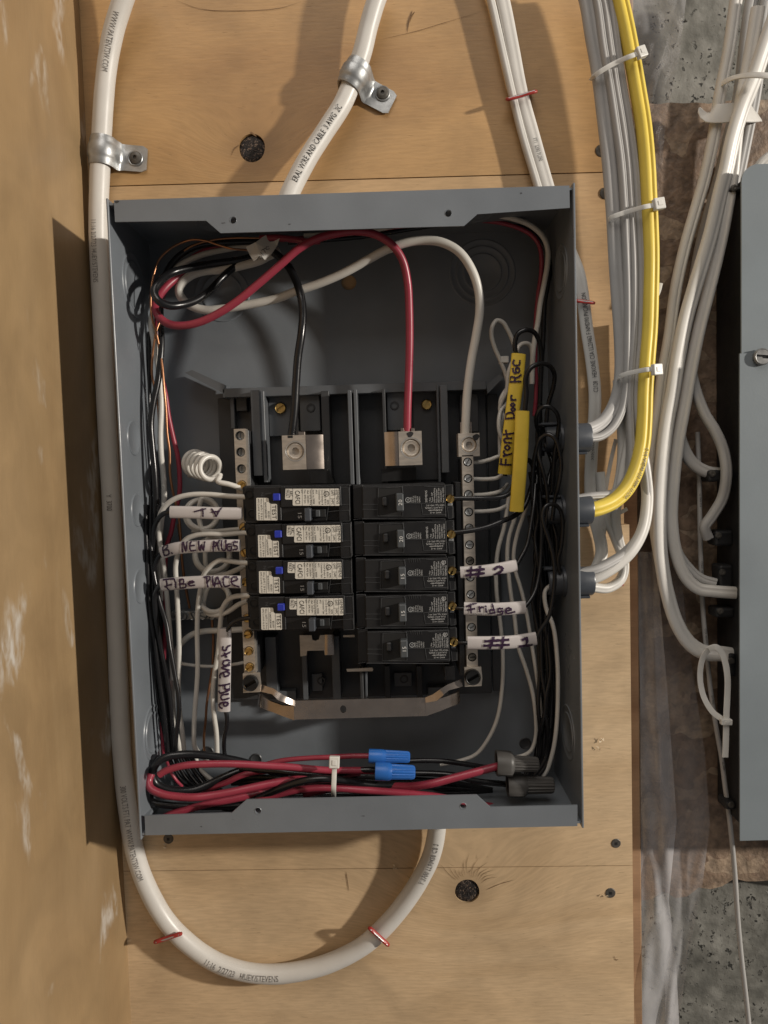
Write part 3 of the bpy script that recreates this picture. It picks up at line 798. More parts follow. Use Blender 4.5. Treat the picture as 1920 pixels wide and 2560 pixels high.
# ---------------------------------------------------------------- neutral bars
def tilt_bar(x_top, x_bot, w, y0, y1, d, nm):
    t, b_ = P(x_top, y0, d/1000), P(x_bot, y1, d/1000); X = (t.x+b_.x)/2; hw = mm(w, d/1000)/2
    e = empty(nm, Vector((X, -d/1000, b_.z))); adopt(e, panel)
    return e, X, hw, t.z, b_.z
def neutral(x_top, x_bot, w, y0, y1, d, screws):
    e, X, hw, z1, z0 = tilt_bar(x_top, x_bot, w, y0, y1, d, 'neutral_bar')
    hl = []
    for (y, kind, rot) in screws:
        f = (y-y0)/(y1-y0); z = P(x_top+(x_bot-x_top)*f, y, d/1000).z; hl.append((z, kind, rot))
    bm = plate_bm([(X-hw, z0), (X+hw, z0), (X+hw, z1), (X-hw, z1)], [circle(X, z, hw*.80, 20) for z, k, r in hl], lambda u, v: (u, -d/1000, v), Vector((0, .0085, 0)))
    obj('bar', bm, 'tin', e)
    for z, k, r in hl:
        c = Vector((X, -d/1000, z))
        if k == 'deep': 
            lathe('hole_wall', c, (0, -1, 0), [(0, hw*.78), (-.003, hw*.74), (-.0055, hw*.7)], 'dark_screw', e, n=20)
            slotted(c+Vector((0, .0050, 0)), hw*.70, 'zinc', e, 'terminal_screw', r)
        elif k == 'brass': slotted(c+Vector((0, .0008, 0)), hw*.72, 'brass', e, 'terminal_screw', r, .0042)
        else:
            lathe('hole_wall', c, (0, -1, 0), [(0, hw*.80), (-.003, hw*.79), (-.003, 0)], 'hollow', e, n=20)  # shade of the gap round the screw, painted as a black lining
            slotted(c+Vector((0, .0016, 0)), hw*.66, 'dark_screw' if k == 'dark' else 'zinc', e, 'terminal_screw', r)
    return e, X, hw
nb, NX, nhw = neutral(601, 623, 29, 1072, 1685, 50, [(1089, 'deep', 1.5), (1130, 'deep', 1.4), (1172, 'deep', 1.5), (1212, 'brass', .5), (1318, 'brass', .7), (1382, 'brass', 2.0), (1455, 'brass', .7), (1545, 'brass', .2), (1585, 'brass', .3), (1627, 'brass', .8), (1667, 'brass', .6)])
nb2, NX2, nhw2 = neutral(1168, 1182, 28, 1138, 1676, 52, [(1155, 'zinc', 1.0), (1196, 'zinc', .5), (1236, 'zinc', .9), (1280, 'zinc', 2.0), (1320, 'zinc', .9), (1362, 'zinc', .1), (1402, 'dark', .4), (1443, 'zinc', 1.3), (1486, 'zinc', .7), (1528, 'zinc', .9), (1568, 'zinc', .5), (1605, 'zinc', .7), (1643, 'dark', .05)])
pbox('bar_carrier', 620, 1075, 634, 1690, 10, 42, 'dark_base', panel); pbox('bar_carrier', 1144, 1205, 1158, 1690, 10, 43, 'dark_base', panel)
pbox('bar_carrier', 600, 1075, 618, 1690, 10, 41, 'dark_base', panel); pbox('bar_carrier', 1162, 1145, 1186, 1690, 10, 43, 'dark_base', panel)

# ---------------------------------------------------------------- bonding strap with its black screws
strap = empty('bonding_strap', P(890, 1798, .05)); adopt(strap, panel)
def poly_plate(name, pts, d, th, mat, parent, holes=(), dfun=None):
    outer = [XZ(x, y, d/1000) for x, y in pts]; hl = [circle(*XZ(x, y, d/1000), mm(r, d/1000), 20, mm(r2, d/1000)) for x, y, r, r2 in holes]
    bm = plate_bm(outer, hl, lambda u, v: (u, -d/1000, v), Vector((0, th/1000, 0)))
    return obj(name, bm, mat, parent)
poly_plate('strap_plate', [(735, 1752), (1063, 1744), (1066, 1790), (737, 1799)], 54, 1.6, 'bright_steel', strap, [(858, 1773, 8, 10)])
def ribbon(name, rows, mat, parent, th=.0014):
    bm = bmesh.new(); vs = [[bm.verts.new(P(x, y, d/1000)) for x, y, d in r] for r in rows]
    fs = [bm.faces.new((a[i], a[i+1], b_[i+1], b_[i])) for a, b_ in zip(vs, vs[1:]) for i in range(len(a)-1)]
    bm.normal_update(); bmesh.ops.solidify(bm, geom=fs, thickness=th)
    return obj(name, bm, mat, parent, smooth=True, angle=55)
# arms: split and curled, rising towards the neutral bars
ribbon('arm', [[(735, 1752, 54), (735, 1766, 54.4)], [(720, 1746, 56), (718, 1760, 59)], [(702, 1735, 58), (696, 1752, 60)], [(686, 1722, 56), (682, 1736, 58)], [(652, 1710, 52), (650, 1728, 52)]], 'bright_steel', strap)
ribbon('arm', [[(736, 1764, 54.3), (737, 1799, 54)], [(708, 1762, 53), (712, 1790, 53)], [(680, 1752, 50), (682, 1778, 50)], [(662, 1741, 47), (664, 1772, 47)], [(653, 1733, 44), (652, 1766, 44)], [(650, 1730, 38), (649, 1762, 38)]], 'bright_steel', strap)
ribbon('arm', [[(1063, 1744, 54), (1064, 1757, 54.4)], [(1082, 1736, 56), (1092, 1752, 59)], [(1102, 1722, 58), (1108, 1738, 60)], [(1118, 1712, 57), (1122, 1726, 58)], [(1153, 1698, 53), (1157, 1716, 53)]], 'bright_steel', strap)
ribbon('arm', [[(1064, 1757, 54.4), (1066, 1790, 54)], [(1096, 1748, 54), (1100, 1778, 53)], [(1120, 1740, 51), (1124, 1768, 50)], [(1142, 1732, 47), (1146, 1760, 46)], [(1149, 1724, 42), (1151, 1752, 41)]], 'bright_steel', strap)
for cx, cy, rot in ((627, 1706, .03), (1181, 1691, -.02)):
    pl = poly_plate('square_washer', [(cx-20, cy-22), (cx+22, cy-24), (cx+25, cy+4), (cx+23, cy+24), (cx-19, cy+26)], 54, 2.0, 'tin', strap)
    slotted(P(cx, cy, .0545), mm(20.5, .055), 'black_screw', strap, 'bonding_screw', .5, .0042)
# bare bus stab fingers seen below the last left breaker
stab = empty('bus_stab', P(790, 1640, .035)); adopt(stab, panel)
poly_plate('finger', [(749, 1588), (779, 1588), (781, 1600), (789, 1602), (797, 1599), (800, 1588), (833, 1587), (834, 1637), (812, 1638), (810, 1626), (768, 1627), (766, 1639), (751, 1641)], 34, 1.6, 'tin', stab)
ribbon('folded_edge', [[(812, 1587, 34.4), (812, 1637, 34.4)], [(824, 1587, 35.6), (825, 1637, 35.6)], [(834, 1587, 34), (835, 1637, 34)]], 'bright_steel', stab)
poly_plate('finger', [(866, 1673), (930, 1669), (933, 1674), (932, 1678), (868, 1679)], 46, 1.6, 'tin', stab)
poly_plate('finger', [(858, 1588), (886, 1587), (887, 1593), (858, 1593)], 46, 1.6, 'tin', stab)

# ---------------------------------------------------------------- ground bar down in the left gutter
gb = empty('ground_bar', P(485, 1548, .006)); adopt(gb, panel)
pbox('bar', 428, 1528, 560, 1549, 4, 13, 'zinc', gb)
for k, x in enumerate((438, 460, 484, 509, 532)):
    slotted(P(x, 1539, .013), mm(10, .013), 'zinc', gb, 'terminal_screw', .4+k*.8, .003)
# ================================================================ CIRCUIT BREAKERS
def Q(x, y, d): q = P(x, y, d/1000); return q.x, q.z
def add_line(bm, pts, d, w=.00042, h=.00022, close=False):
    """fine raised bead along a polyline"""
    pts = [Vector((*Q(x, y, d), 0)) for x, y in pts]
    if close: pts.append(pts[0])
    for a, b_ in zip(pts, pts[1:]):
        t = (b_-a).normalized(); n = Vector((-t.y, t.x, 0))*w/2; a2, b2 = a-t*w/2, b_+t*w/2
        lo = [bm.verts.new((q.x, -d/1000, q.y)) for q in (a2+n, b2+n, b2-n, a2-n)]
        hi = [bm.verts.new((q.x, -d/1000-h, q.y)) for q in (a2+n*.5, b2+n*.5, b2-n*.5, a2-n*.5)]
        bm.faces.new(hi)
        for i in range(4): bm.faces.new((lo[i], lo[(i+1) % 4], hi[(i+1) % 4], hi[i]))
def ring_line(bm, x, y, r, d, w=.0003, n=18):
    cx, cz = Q(x, y, d); R = mm(r, d/1000)
    o_ = [bm.verts.new((cx+R*math.cos(t), -d/1000, cz+R*math.sin(t))) for t in [2*math.pi*k/n for k in range(n)]]
    i_ = [bm.verts.new((cx+(R-w)*math.cos(t), -d/1000, cz+(R-w)*math.sin(t))) for t in [2*math.pi*k/n for k in range(n)]]
    for k in range(n): bm.faces.new((o_[k], o_[(k+1) % n], i_[(k+1) % n], i_[k]))
def T(bm, body, x, y, d, size_px, rot, fit_px=None):
    X, Z = Q(x, y, d); add_text(bm, body, X, Z, -d/1000, mm(size_px, d/1000), rot, mm(fit_px, d/1000) if fit_px else None)

PITCH_B = .0254
# ---- arc-fault breakers, left column (topmost one is measured, the others are copies one inch below each other)
def arc_fault(serial):
    r = empty('arc_fault_breaker', P(745, 1306, .040))
    pbox('body', 612, 1214, 877, 1305, 12, 65, 'breaker_black', r, .0006)
    pbox('terminal_block', 607, 1216, 640, 1303, 20, 60, 'breaker_black', r, .0008)
    pbox('raised_face', 700, 1216, 852, 1267, 60, 71.6, 'breaker_black', r, .0005)
    pbox('raised_face', 634, 1218, 702, 1303, 60, 71.0, 'breaker_black', r, .0005)
    pbox('raised_face', 700, 1266, 768, 1303, 60, 69.5, 'breaker_black', r, .0005)
    pbox('end_block', 845, 1217, 874, 1303, 60, 69.0, 'breaker_black', r, .0005)
    for x, y in ((622, 1236), (630, 1284)):
        lathe('terminal_hole', P(x, y, .0716 if x > 640 else .0655), (0, -1, 0), [(.0002, .0034), (.0004, .0026), (-.004, .0024), (-.004, 0)], 'hollow', r, n=14)
    def lab(pts, d, nm='label'):
        bm = plate_bm([Q(x, y, d) for x, y in pts], [], lambda u, v: (u, -d/1000, v), Vector((0, .00018, 0))); return obj(nm, bm, 'label_white', r)
    la = lab([(713, 1222), (845, 1221), (847, 1223), (848, 1263), (846, 1264), (733, 1264), (731, 1262), (731, 1249), (714, 1249), (712, 1247)], 71.8)
    lb = lab([(640, 1246), (642, 1245), (669, 1245), (671, 1247), (672, 1257), (676, 1260), (690, 1260), (692, 1262), (693, 1300), (691, 1301), (643, 1301), (641, 1299)], 71.2)
    bm = bmesh.new(); d = 71.95; R_ = -90
    T(bm, 'ARC', 723, 1227, d, 8.5, R_, 15); T(bm, 'FAULT', 714.5, 1224, d, 8, R_, 21)
    T(bm, 'CAFCI', 737, 1226, d, 12, R_, 34)
    T(bm, 'SIEMENS', 839.5, 1223, d, 7, R_, 37)
    T(bm, 'TYPE', 833, 1224, d, 5, R_, 14); T(bm, 'QAF2', 827.5, 1224, d, 5, R_, 15); T(bm, 'HPC', 828, 1248, d, 6, R_, 13)
    for k, (s, fit, y0) in enumerate((('RMS', 12, 1249), ('LISTED 833U', 37, 1224), ('Circuit Breaker &', 38, 1224), ('Combination Type', 37, 1224), ('AFCI', 10, 1224), ('Issue no 30000', 36, 1224), ('Interrupting Rating', 38, 1224), ('10kA 120/240V~', 36, 1224), ('Max. RMS Sym.', 35, 1224), ('62W', 9, 1224))):
        T(bm, s, 817-k*7.2, y0, d, 4.4, R_, fit)
    for x in (755, 779, 824, 836): add_line(bm, [(x, 1221.5), (x+.5, 1263.5)], d, .00018, .00002)
    add_line(bm, [(731, 1222), (731, 1249)], d, .0002, .00002); add_line(bm, [(824, 1246), (836, 1246)], d, .0002, .00002)
    ring_line(bm, 815.5, 1234, 7, d, .00035); T(bm, 'UL', 813.5, 1229.5, d, 5, R_, 9)
    obj('lettering', bm, 'ink_black', la)
    bm = bmesh.new(); d = 71.35
    T(bm, 'TEST', 679.5, 1263, d, 10.5, R_, 35)
    for k, (s, fit, y0) in enumerate((('BD201', 18, 1278), (serial, 40, 1256))): T(bm, s, 669-k*8, y0, d, 4.6, R_, fit)
    T(bm, 'Wire: 60/75 C 35 lb-in', 650.5, 1247, d, 4.4, R_, 52); T(bm, 'AWG CU #14-8 / AL #12-8', 643.5, 1247, d, 4.4, R_, 52)
    for x in (658.5, 676.5): add_line(bm, [(x, 1246 if x < 660 else 1260), (x+.5, 1300)], d, .0002, .00002)
    obj('lettering', bm, 'ink_black', lb)
    pbox('test_button', 681, 1234, 699, 1252, 70, 73.6, 'button_blue', r, .0005)
    # toggle in its well
    h = pbox('handle', 760, 1271, 776, 1303, 60, 77, 'slate_plastic', r, .0006)
    pbox('handle_well', 776, 1273, 813, 1293, 60, 69.9, 'hollow', r, .0003)
    pbox('handle_stem', 788, 1275, 799, 1292, 60, 72, 'handle_grey', r, .0004)
    bm = bmesh.new(); T(bm, '15', 744, 1279, 69.75, 9.5, -90, 17); obj('rating', bm, 'print_grey', r)
    bm = bmesh.new(); T(bm, 'N', 651, 1231, 71.1, 7, -90, 9); add_line(bm, [(662, 1235), (676, 1233)], 71.1, .0003, .00002); obj('terminal_mark', bm, 'breaker_edge', r)
    bm = bmesh.new(); d = 69.2
    for pts in ([(848, 1262), (872, 1261)], [(849, 1277), (872, 1275), (874, 1302), (850, 1303)], [(820, 1279), (848, 1276)], [(816, 1300), (820, 1268)], [(873, 1214), (875, 1300)]): add_line(bm, pts, d)
    add_line(bm, [(762, 1301), (761, 1271), (774, 1269)], 77.0); add_line(bm, [(700, 1253), (710, 1255), (711, 1264)], 70.0)
    add_line(bm, [(615, 1215), (700, 1213.5)], 65.2, .0004); add_line(bm, [(612, 1304), (700, 1304)], 65.2, .0004)
    obj('worn_edge_highlight', bm, 'breaker_edge', r)  # pale beads with the highlight of worn edges painted in
    return r
serials = ('B240328283580', 'A240329303070', 'B240328303071', 'C240328283068')
where = ('beside the TV sleeve', 'beside the NEW PLUGS sleeve', 'beside the FIRE PLACE sleeve', 'lowest of the left column')
for i in range(4):
    b_ = arc_fault(serials[i]); b_.location.z -= PITCH_B*i; b_.location.x += (0, .0006, -.0004, .0005)[i]; b_.location.y += (0, -.0004, .0003, -.0002)[i]; b_.rotation_euler = (0, (.004, -.006, .003, -.004)[i], (.004, -.006, .008, -.004)[i])
    tag(b_, 'black arc-fault breaker with blue button and white labels, ' + where[i], 'circuit breaker', 'arc-fault breakers in the left column')

# ---- plain breakers, right column
def plain(rating, style):
    r = empty('circuit_breaker', P(1005, 1299, .040))
    pbox('body', 884, 1210, 1112, 1298, 12, 64, 'breaker_black', r, .0006)
    pbox('raised_face', 905, 1213, 1114, 1296, 60, 69.4, 'breaker_black', r, .0006)
    pbox('terminal_block', 1112, 1211, 1132, 1297, 20, 60, 'breaker_black', r, .0008)
    pbox('rear_step', 882, 1212, 908, 1297, 60, 66.5, 'breaker_black', r, .0005)
    pbox('handle_well', 945, 1220, 1006, 1291, 60, 69.8, 'hollow', r, .0003)
    pbox('handle_stem', 955, 1243, 967, 1264, 62, 72, 'breaker_edge', r, .0006)
    h = pbox('handle', 989, 1233, 1008, 1278, 62, 76.5, 'handle_grey', r, .0007)
    bm = bmesh.new(); T(bm, rating, 1004.5, 1263.5, 76.7, 9.5, 90, 15); obj('rating', bm, 'print_white', h)
    bm = bmesh.new(); d = 69.6
    ring_line(bm, 1019, 1249.5, 6.5, d, .0003); T(bm, 'UL', 1021.5, 1253.5, d, 5, 90, 8)
    for k, (s, fit) in enumerate((('LISTED', 13), ('E.E-Pro', 16), ('ISS.O RC', 17), ('L-4039', 15), ('E9931', 14))): T(bm, s, 1028.5+k*5.4, 1255.5, d, 3.6, 90, fit)
    lines = ['1 Pole', 'Type QP', 'Interrupting Rating', 'Fuses or Breakers', 'MAX RMS SYM 10kA', '120/240V~', 'Issue No 22222']
    fits = (12, 25, 36, 34, 36, 35, 37)
    x0 = 1070 if style else 1064
    if style: T(bm, 'SIEMENS', 1067.5, 1255.5, d, 5.2, 90, 30)
    else:
        T(bm, 'SIEMENS', 1111, 1255.5, d, 5, 90, 26); ring_line(bm, 1103, 1222, 5.5, d, .0003); T(bm, 'SA', 1105, 1225.5, d, 4, 90, 7)
    for k, (s, f_) in enumerate(zip(lines, fits)): T(bm, s, x0+6+k*5.6, 1255.5, d, 3.9, 90, f_)
    for k, (s, f_) in enumerate((('HACR Type, SWD, 40 C', 46), ('CU-AL 60/75 C WIRE/FIL', 46), ('lb-in/lb-po 35', 32), ('AWG 14-10', 28))): T(bm, s, 1110-k*2.5, 1260+k*6.2, d, 4.0, 180, f_)
    add_line(bm, [(1070, 1275.5), (1100, 1275)], d, .0002, .00002)
    obj('lettering', bm, 'print_grey', r)
    bm = bmesh.new(); d = 69.9
    add_line(bm, [(945, 1220), (1003, 1217), (1006, 1222)], d); add_line(bm, [(945, 1220), (944, 1290), (1006, 1290), (1006, 1281)], d)
    add_line(bm, [(1004, 1216), (1006, 1232)], d, .0007)
    d = 69.5
    add_line(bm, [(907, 1261), (943, 1261)], d); add_line(bm, [(906, 1273), (943, 1274)], d); add_line(bm, [(1010, 1258), (1052, 1258), (1056, 1286), (1110, 1286), (1113, 1283), (1111, 1217), (1060, 1215)], d)
    add_line(bm, [(1052, 1258), (1112, 1257)], d)
    add_line(bm, [(905, 1297), (1112, 1296.5)], d, .0005); add_line(bm, [(884, 1299.5), (900, 1297)], 66.6)
    if not style:
        for k in range(6): add_line(bm, [(1015+k*5.5, 1214), (1016+k*5.5, 1222)], d, .0003)
    d = 60.1
    add_line(bm, [(1116, 1213), (1131, 1211), (1132, 1236)], d); add_line(bm, [(1118, 1268), (1133, 1266), (1134, 1294), (1121, 1296), (1118, 1270)], d)
    obj('worn_edge_highlight', bm, 'breaker_edge', r)  # same pale beads, edge wear and highlight painted in
    slotted(P(1124, 1246, .0600), mm(11, .06), 'brass', r, 'terminal_screw', 1.2, .0035)
    pbox('clamp', 1118, 1257, 1130, 1264, 55, 60.6, 'zinc', r, .0003)
    return r
p20, p15 = plain('20', True), plain('15', False)
spec = [(p20, '20', 'topmost of the right column'), (p20, '20', 'second down in the right column'), (p15, '15', 'third down in the right column'), (p15, '15', 'left of the Fridge sleeve'), (p15, '15', 'lowest of the right column')]
used = set()
for i, (proto, rate, wh) in enumerate(spec):
    o = proto if proto.name not in used else copy_tree(proto)
    if o is proto: used.add(proto.name); base_z = o.location.z
    o.location.z = P(1005, 1299, .040).z - PITCH_B*i
    o.location.x = P(1005, 1299, .040).x + (0, .0004, .0002, -.0003, .0003)[i]
    o.rotation_euler = ((.004, -.006, .003, .006, -.004)[i], (.003, -.003, .004, -.004, .005)[i], (.006, -.006, .004, .008, -.006)[i])
    tag(o, 'black %s-amp breaker with grey handle, %s' % (rate, wh), 'circuit breaker', 'plain breakers in the right column')
# ================================================================ WIRES INSIDE THE BOX
def ww(label, mat, w, pts, d, group=None, name='wire'): return wire(name, label, 'wire', mat, w, pts, d, group)
# ---- main feeds
ww('thick white neutral wire arching from the top left loop to the right lug', 'wire_white', 21.5,
   [(700, 628), (672, 640), (649, 652), (605, 664), (557, 674), (509, 678), (475, 690), (452, 712), (448, 731), (460, 752), (485, 768), (515, 775), (557, 772), (629, 760), (690, 747), (738, 729), (800, 708), (860, 682), (915, 652), (965, 625), (1015, 607), (1060, 601), (1105, 606), (1148, 630), (1178, 672), (1196, 725), (1199, 780), (1190, 840), (1178, 905), (1168, 985), (1164, 1060), (1163, 1092)],
   (22, 26, 30, 30, 32, 36, 46, 56, 60, 54, 47, 45))
ww('thick red feed wire looping over the top to the right main lug', 'wire_red', 19.5,
   [(520, 668), (470, 680), (430, 704), (402, 734), (388, 762), (395, 789), (420, 809), (455, 814), (497, 806), (545, 784), (593, 753), (641, 714), (702, 661), (747, 622), (795, 596), (845, 583), (895, 578), (940, 587), (980, 612), (1006, 650), (1019, 705), (1023, 770), (1024, 847), (1022, 937), (1019, 1028), (1018, 1082)],
   (20, 34, 50, 54, 58, 62, 64, 64, 60, 52, 46, 43))
ww('thick black feed wire dropping to the left main lug', 'wire_black', 20,
   [(640, 612), (685, 632), (716, 660), (737, 695), (751, 736), (757, 782), (753, 838), (745, 892), (740, 960), (736, 1028), (728, 1094)],
   (24, 34, 44, 48, 46, 44))
ww('thick black wire coiled in the top left corner beside the red loop', 'wire_black', 19,
   [(640, 640), (590, 652), (530, 660), (485, 668), (430, 682), (398, 706), (386, 730), (396, 752), (422, 764), (450, 763), (487, 752), (522, 729), (553, 697), (585, 668), (620, 645)],
   (24, 30, 44, 62, 66, 60, 44, 30, 24))
ww('black wire curving behind the coils in the top left corner', 'wire_black', 16, [(660, 604), (581, 606), (497, 614), (448, 640), (418, 678), (404, 720), (401, 770), (402, 814), (404, 857), (401, 902), (394, 958), (384, 1003), (377, 1060), (381, 1117), (387, 1184), (390, 1252), (386, 1320), (380, 1400)], (18, 26, 34, 40, 44, 46, 42))
ww('white wire tucked behind the black coil at top left', 'wire_white', 14, [(640, 612), (569, 623), (509, 636), (455, 660), (420, 690), (398, 740), (380, 790), (378, 815), (384, 850), (391, 890), (398, 935), (402, 981), (403, 1026), (401, 1083), (403, 1139), (408, 1184), (410, 1252), (402, 1320), (398, 1400), (404, 1500)], (16, 24, 30, 34, 34, 34, 30, 26))
ww('dark red wire tucked behind the coils at top left', 'wire_red', 12, [(660, 600), (581, 614), (533, 619), (475, 648), (430, 700), (396, 770), (392, 830), (396, 900), (408, 960), (415, 992), (421, 1037), (433, 1094), (444, 1139), (449, 1184), (449, 1230), (443, 1262), (434, 1300), (427, 1334), (418, 1361), (413, 1407), (412, 1443), (414, 1497), (413, 1580), (408, 1659), (404, 1714), (400, 1786), (405, 1831), (411, 1885)], (16, 22, 26, 26, 24, 24, 28, 34))
ww('thin bare copper wire arching over the top left corner', 'copper', 5.5, [(640, 628), (617, 625), (581, 622), (545, 612), (514, 602), (485, 599), (456, 606), (424, 623), (398, 649), (386, 681), (379, 717), (377, 765), (380, 795), (390, 830), (397, 860)], (40, 48, 44, 40, 44, 48, 50, 46), name='copper_wire')
ww('second bare copper wire lying low along the top wall', 'copper', 5, [(700, 596), (641, 595), (581, 595), (533, 600), (485, 613), (456, 632), (430, 668)], (24, 26, 28, 26), name='copper_wire')
ww('bare copper wire hugging the left wall below the red loop', 'copper', 5.5, [(399, 805), (394, 818), (388, 841), (382, 885), (380, 936), (386, 970), (394, 1010), (397, 1060), (396, 1110)], (40, 42, 38, 30, 26), name='copper_wire')
ww('bright bare copper wire running down beside the red wire', 'copper', 6.5, [(392, 842), (398, 870), (406, 918), (410, 970), (415, 1026), (418, 1083), (424, 1128), (425, 1184), (430, 1218), (437, 1250), (448, 1300), (455, 1400), (462, 1460), (474, 1520)], (38, 44, 44, 40, 30, 16), name='copper_wire')
ww('thin copper wire behind the NEW PLUGS sleeve', 'copper', 4, [(444, 1310), (450, 1350), (456, 1400), (460, 1430), (468, 1480), (475, 1518)], (16, 14), name='copper_wire')
ww('bare copper wire dropping from the ground bar to the box floor', 'copper', 6.5, [(530, 1545), (531, 1565), (533, 1583), (533, 1623), (531, 1668), (524, 1714), (517, 1759), (514, 1804), (510, 1840), (511, 1880), (515, 1900)], (14, 20, 24, 22, 14), name='copper_wire')
# wires under the top flange
ww('white wire emerging under the flange and bending down the right wall', 'wire_white', 13, [(760, 590), (900, 580), (1050, 552), (1130, 541), (1189, 538), (1239, 539), (1284, 547), (1327, 564), (1356, 590), (1369, 622), (1369, 657), (1360, 711), (1351, 756), (1345, 802), (1337, 847), (1332, 892), (1330, 960)], (26, 28, 34, 34, 30, 26))
ww('dark red wire bending down beside the white one at top right', 'wire_red', 11, [(700, 600), (850, 586), (1000, 566), (1100, 556), (1171, 551), (1239, 555), (1291, 568), (1328, 587), (1347, 612), (1354, 645), (1352, 693), (1346, 734), (1340, 800), (1338, 900), (1341, 980), (1336, 1040)], (20, 22, 26, 26, 22, 24))
ww('black wire bending down the right wall behind the white one', 'wire_black', 12, [(720, 606), (900, 592), (1100, 562), (1250, 556), (1320, 575), (1362, 620), (1374, 666), (1370, 710), (1362, 756), (1358, 847), (1352, 940), (1350, 1040), (1356, 1140)], (16, 18, 20, 22, 24))
ww('short bright red wire end showing under the top flange', 'wire_red', 16, [(650, 596), (690, 594), (730, 598), (770, 604), (800, 602)], (28, 30))
# ---- left gutter: breaker neutrals
ww('white neutral of the topmost arc-fault breaker sweeping left above the TV sleeve', 'wire_white', 13, [(622, 1243), (604, 1242), (566, 1240), (521, 1236), (476, 1237), (442, 1245), (419, 1259), (406, 1275), (399, 1293), (397, 1334), (402, 1370), (410, 1420), (418, 1500), (426, 1600), (432, 1700)], (60, 58, 54, 50, 44, 38, 34))
ww('white neutral of the second arc-fault breaker passing behind the NEW PLUGS sleeve', 'wire_white', 12.5, [(626, 1333), (611, 1332), (557, 1336), (520, 1335), (490, 1338), (467, 1347), (452, 1365), (444, 1387), (439, 1416), (440, 1445), (442, 1477), (445, 1533), (447, 1587), (448, 1632), (447, 1680), (446, 1723), (449, 1780), (456, 1831), (461, 1885)], (60, 58, 54, 50, 46, 44, 40, 34))
ww('white neutral of the third arc-fault breaker passing behind the FIRE PLACE sleeve', 'wire_white', 12.5, [(626, 1408), (609, 1407), (575, 1403), (550, 1401), (530, 1412), (515, 1428), (506, 1445), (501, 1472), (497, 1497), (494, 1533), (493, 1587), (494, 1640), (494, 1680), (491, 1730), (487, 1777), (485, 1831), (487, 1867), (500, 1886), (520, 1900)], (60, 58, 54, 50, 46, 44, 40, 34))
ww('white neutral of the lowest arc-fault breaker running down beside the Stove Plug sleeve', 'wire_white', 12.5, [(628, 1489), (611, 1489), (588, 1491), (571, 1499), (559, 1515), (554, 1533), (550, 1570), (545, 1632), (536, 1687), (532, 1741), (535, 1786), (541, 1831), (543, 1885)], (60, 56, 48, 42, 36, 30))
ww('thick shaded white wire curving from the left bar behind the others', 'wire_white', 15, [(618, 1572), (600, 1574), (557, 1576), (512, 1578), (481, 1586), (458, 1603), (442, 1627), (435, 1655), (432, 1690), (431, 1740), (434, 1795), (448, 1867), (455, 1890)], (44, 36, 26, 22, 20))
ww('thin white wire reaching the left bar below the curved one', 'wire_white', 8.5, [(610, 1656), (596, 1659), (566, 1663), (530, 1666), (490, 1664), (452, 1658), (430, 1648)], (44, 30, 22))
# coiled pigtails
def coil(label, c0, c1, rad, turns, w, tail, d0, d1, lead=None, ell=(1, 1), ph=0.0):
    a, b_ = P(*c0, d0/1000), P(*c1, d1/1000); ax = (b_-a); L = ax.length
    axn = ax.normalized(); u = axn.cross(Vector((0, 0, 1))).normalized(); v = axn.cross(u)
    R0 = mm(rad, (d0+d1)/2000); pts = []
    n = int(turns*14)
    for k in range(n+1):
        t = ph+2*math.pi*turns*k/n; q = k/n
        R = R0*(1.06-.12*q+.03*math.sin(t*.5))
        pts.append(a.lerp(b_, q)+u*R*math.cos(t)+v*R*math.sin(t))
    tp = [P(x, y, d/1000) for x, y, d in tail]
    # join the tail smoothly
    path = Path(pts + tp, None, 3)
    return wire('wire', label, 'wire', 'wire_white', w, None, None, path=path)
ck = coil('white pigtail coiled in a spring beside the top of the left bar', (481, 1158), (531, 1172), 29, 5.2, 13, [(545, 1204, 54), (570, 1210, 54), (598, 1219, 52), (612, 1224, 50)], 24, 54, ph=1.2)
coil('white pigtail coil half hidden behind the TV sleeve', (500, 1290), (508, 1283), 38, 2.6, 12.5, [(503, 1322, 44), (530, 1329, 48), (570, 1326, 50), (615, 1322, 50)], 26, 46, ph=1.0)
coil('white pigtail coil half hidden behind the NEW PLUGS sleeve', (530, 1392), (532, 1385), 42, 2.6, 12.5, [(520, 1432, 40), (557, 1437, 46), (593, 1424, 50), (618, 1412, 50)], 26, 46, ph=1.2)
coil('white pigtail coil below the FIRE PLACE sleeve', (538, 1500), (535, 1492), 36, 2.6, 12.5, [(510, 1526, 42), (539, 1538, 46), (570, 1529, 48), (597, 1511, 50), (618, 1503, 50)], 28, 48, ph=1.2)
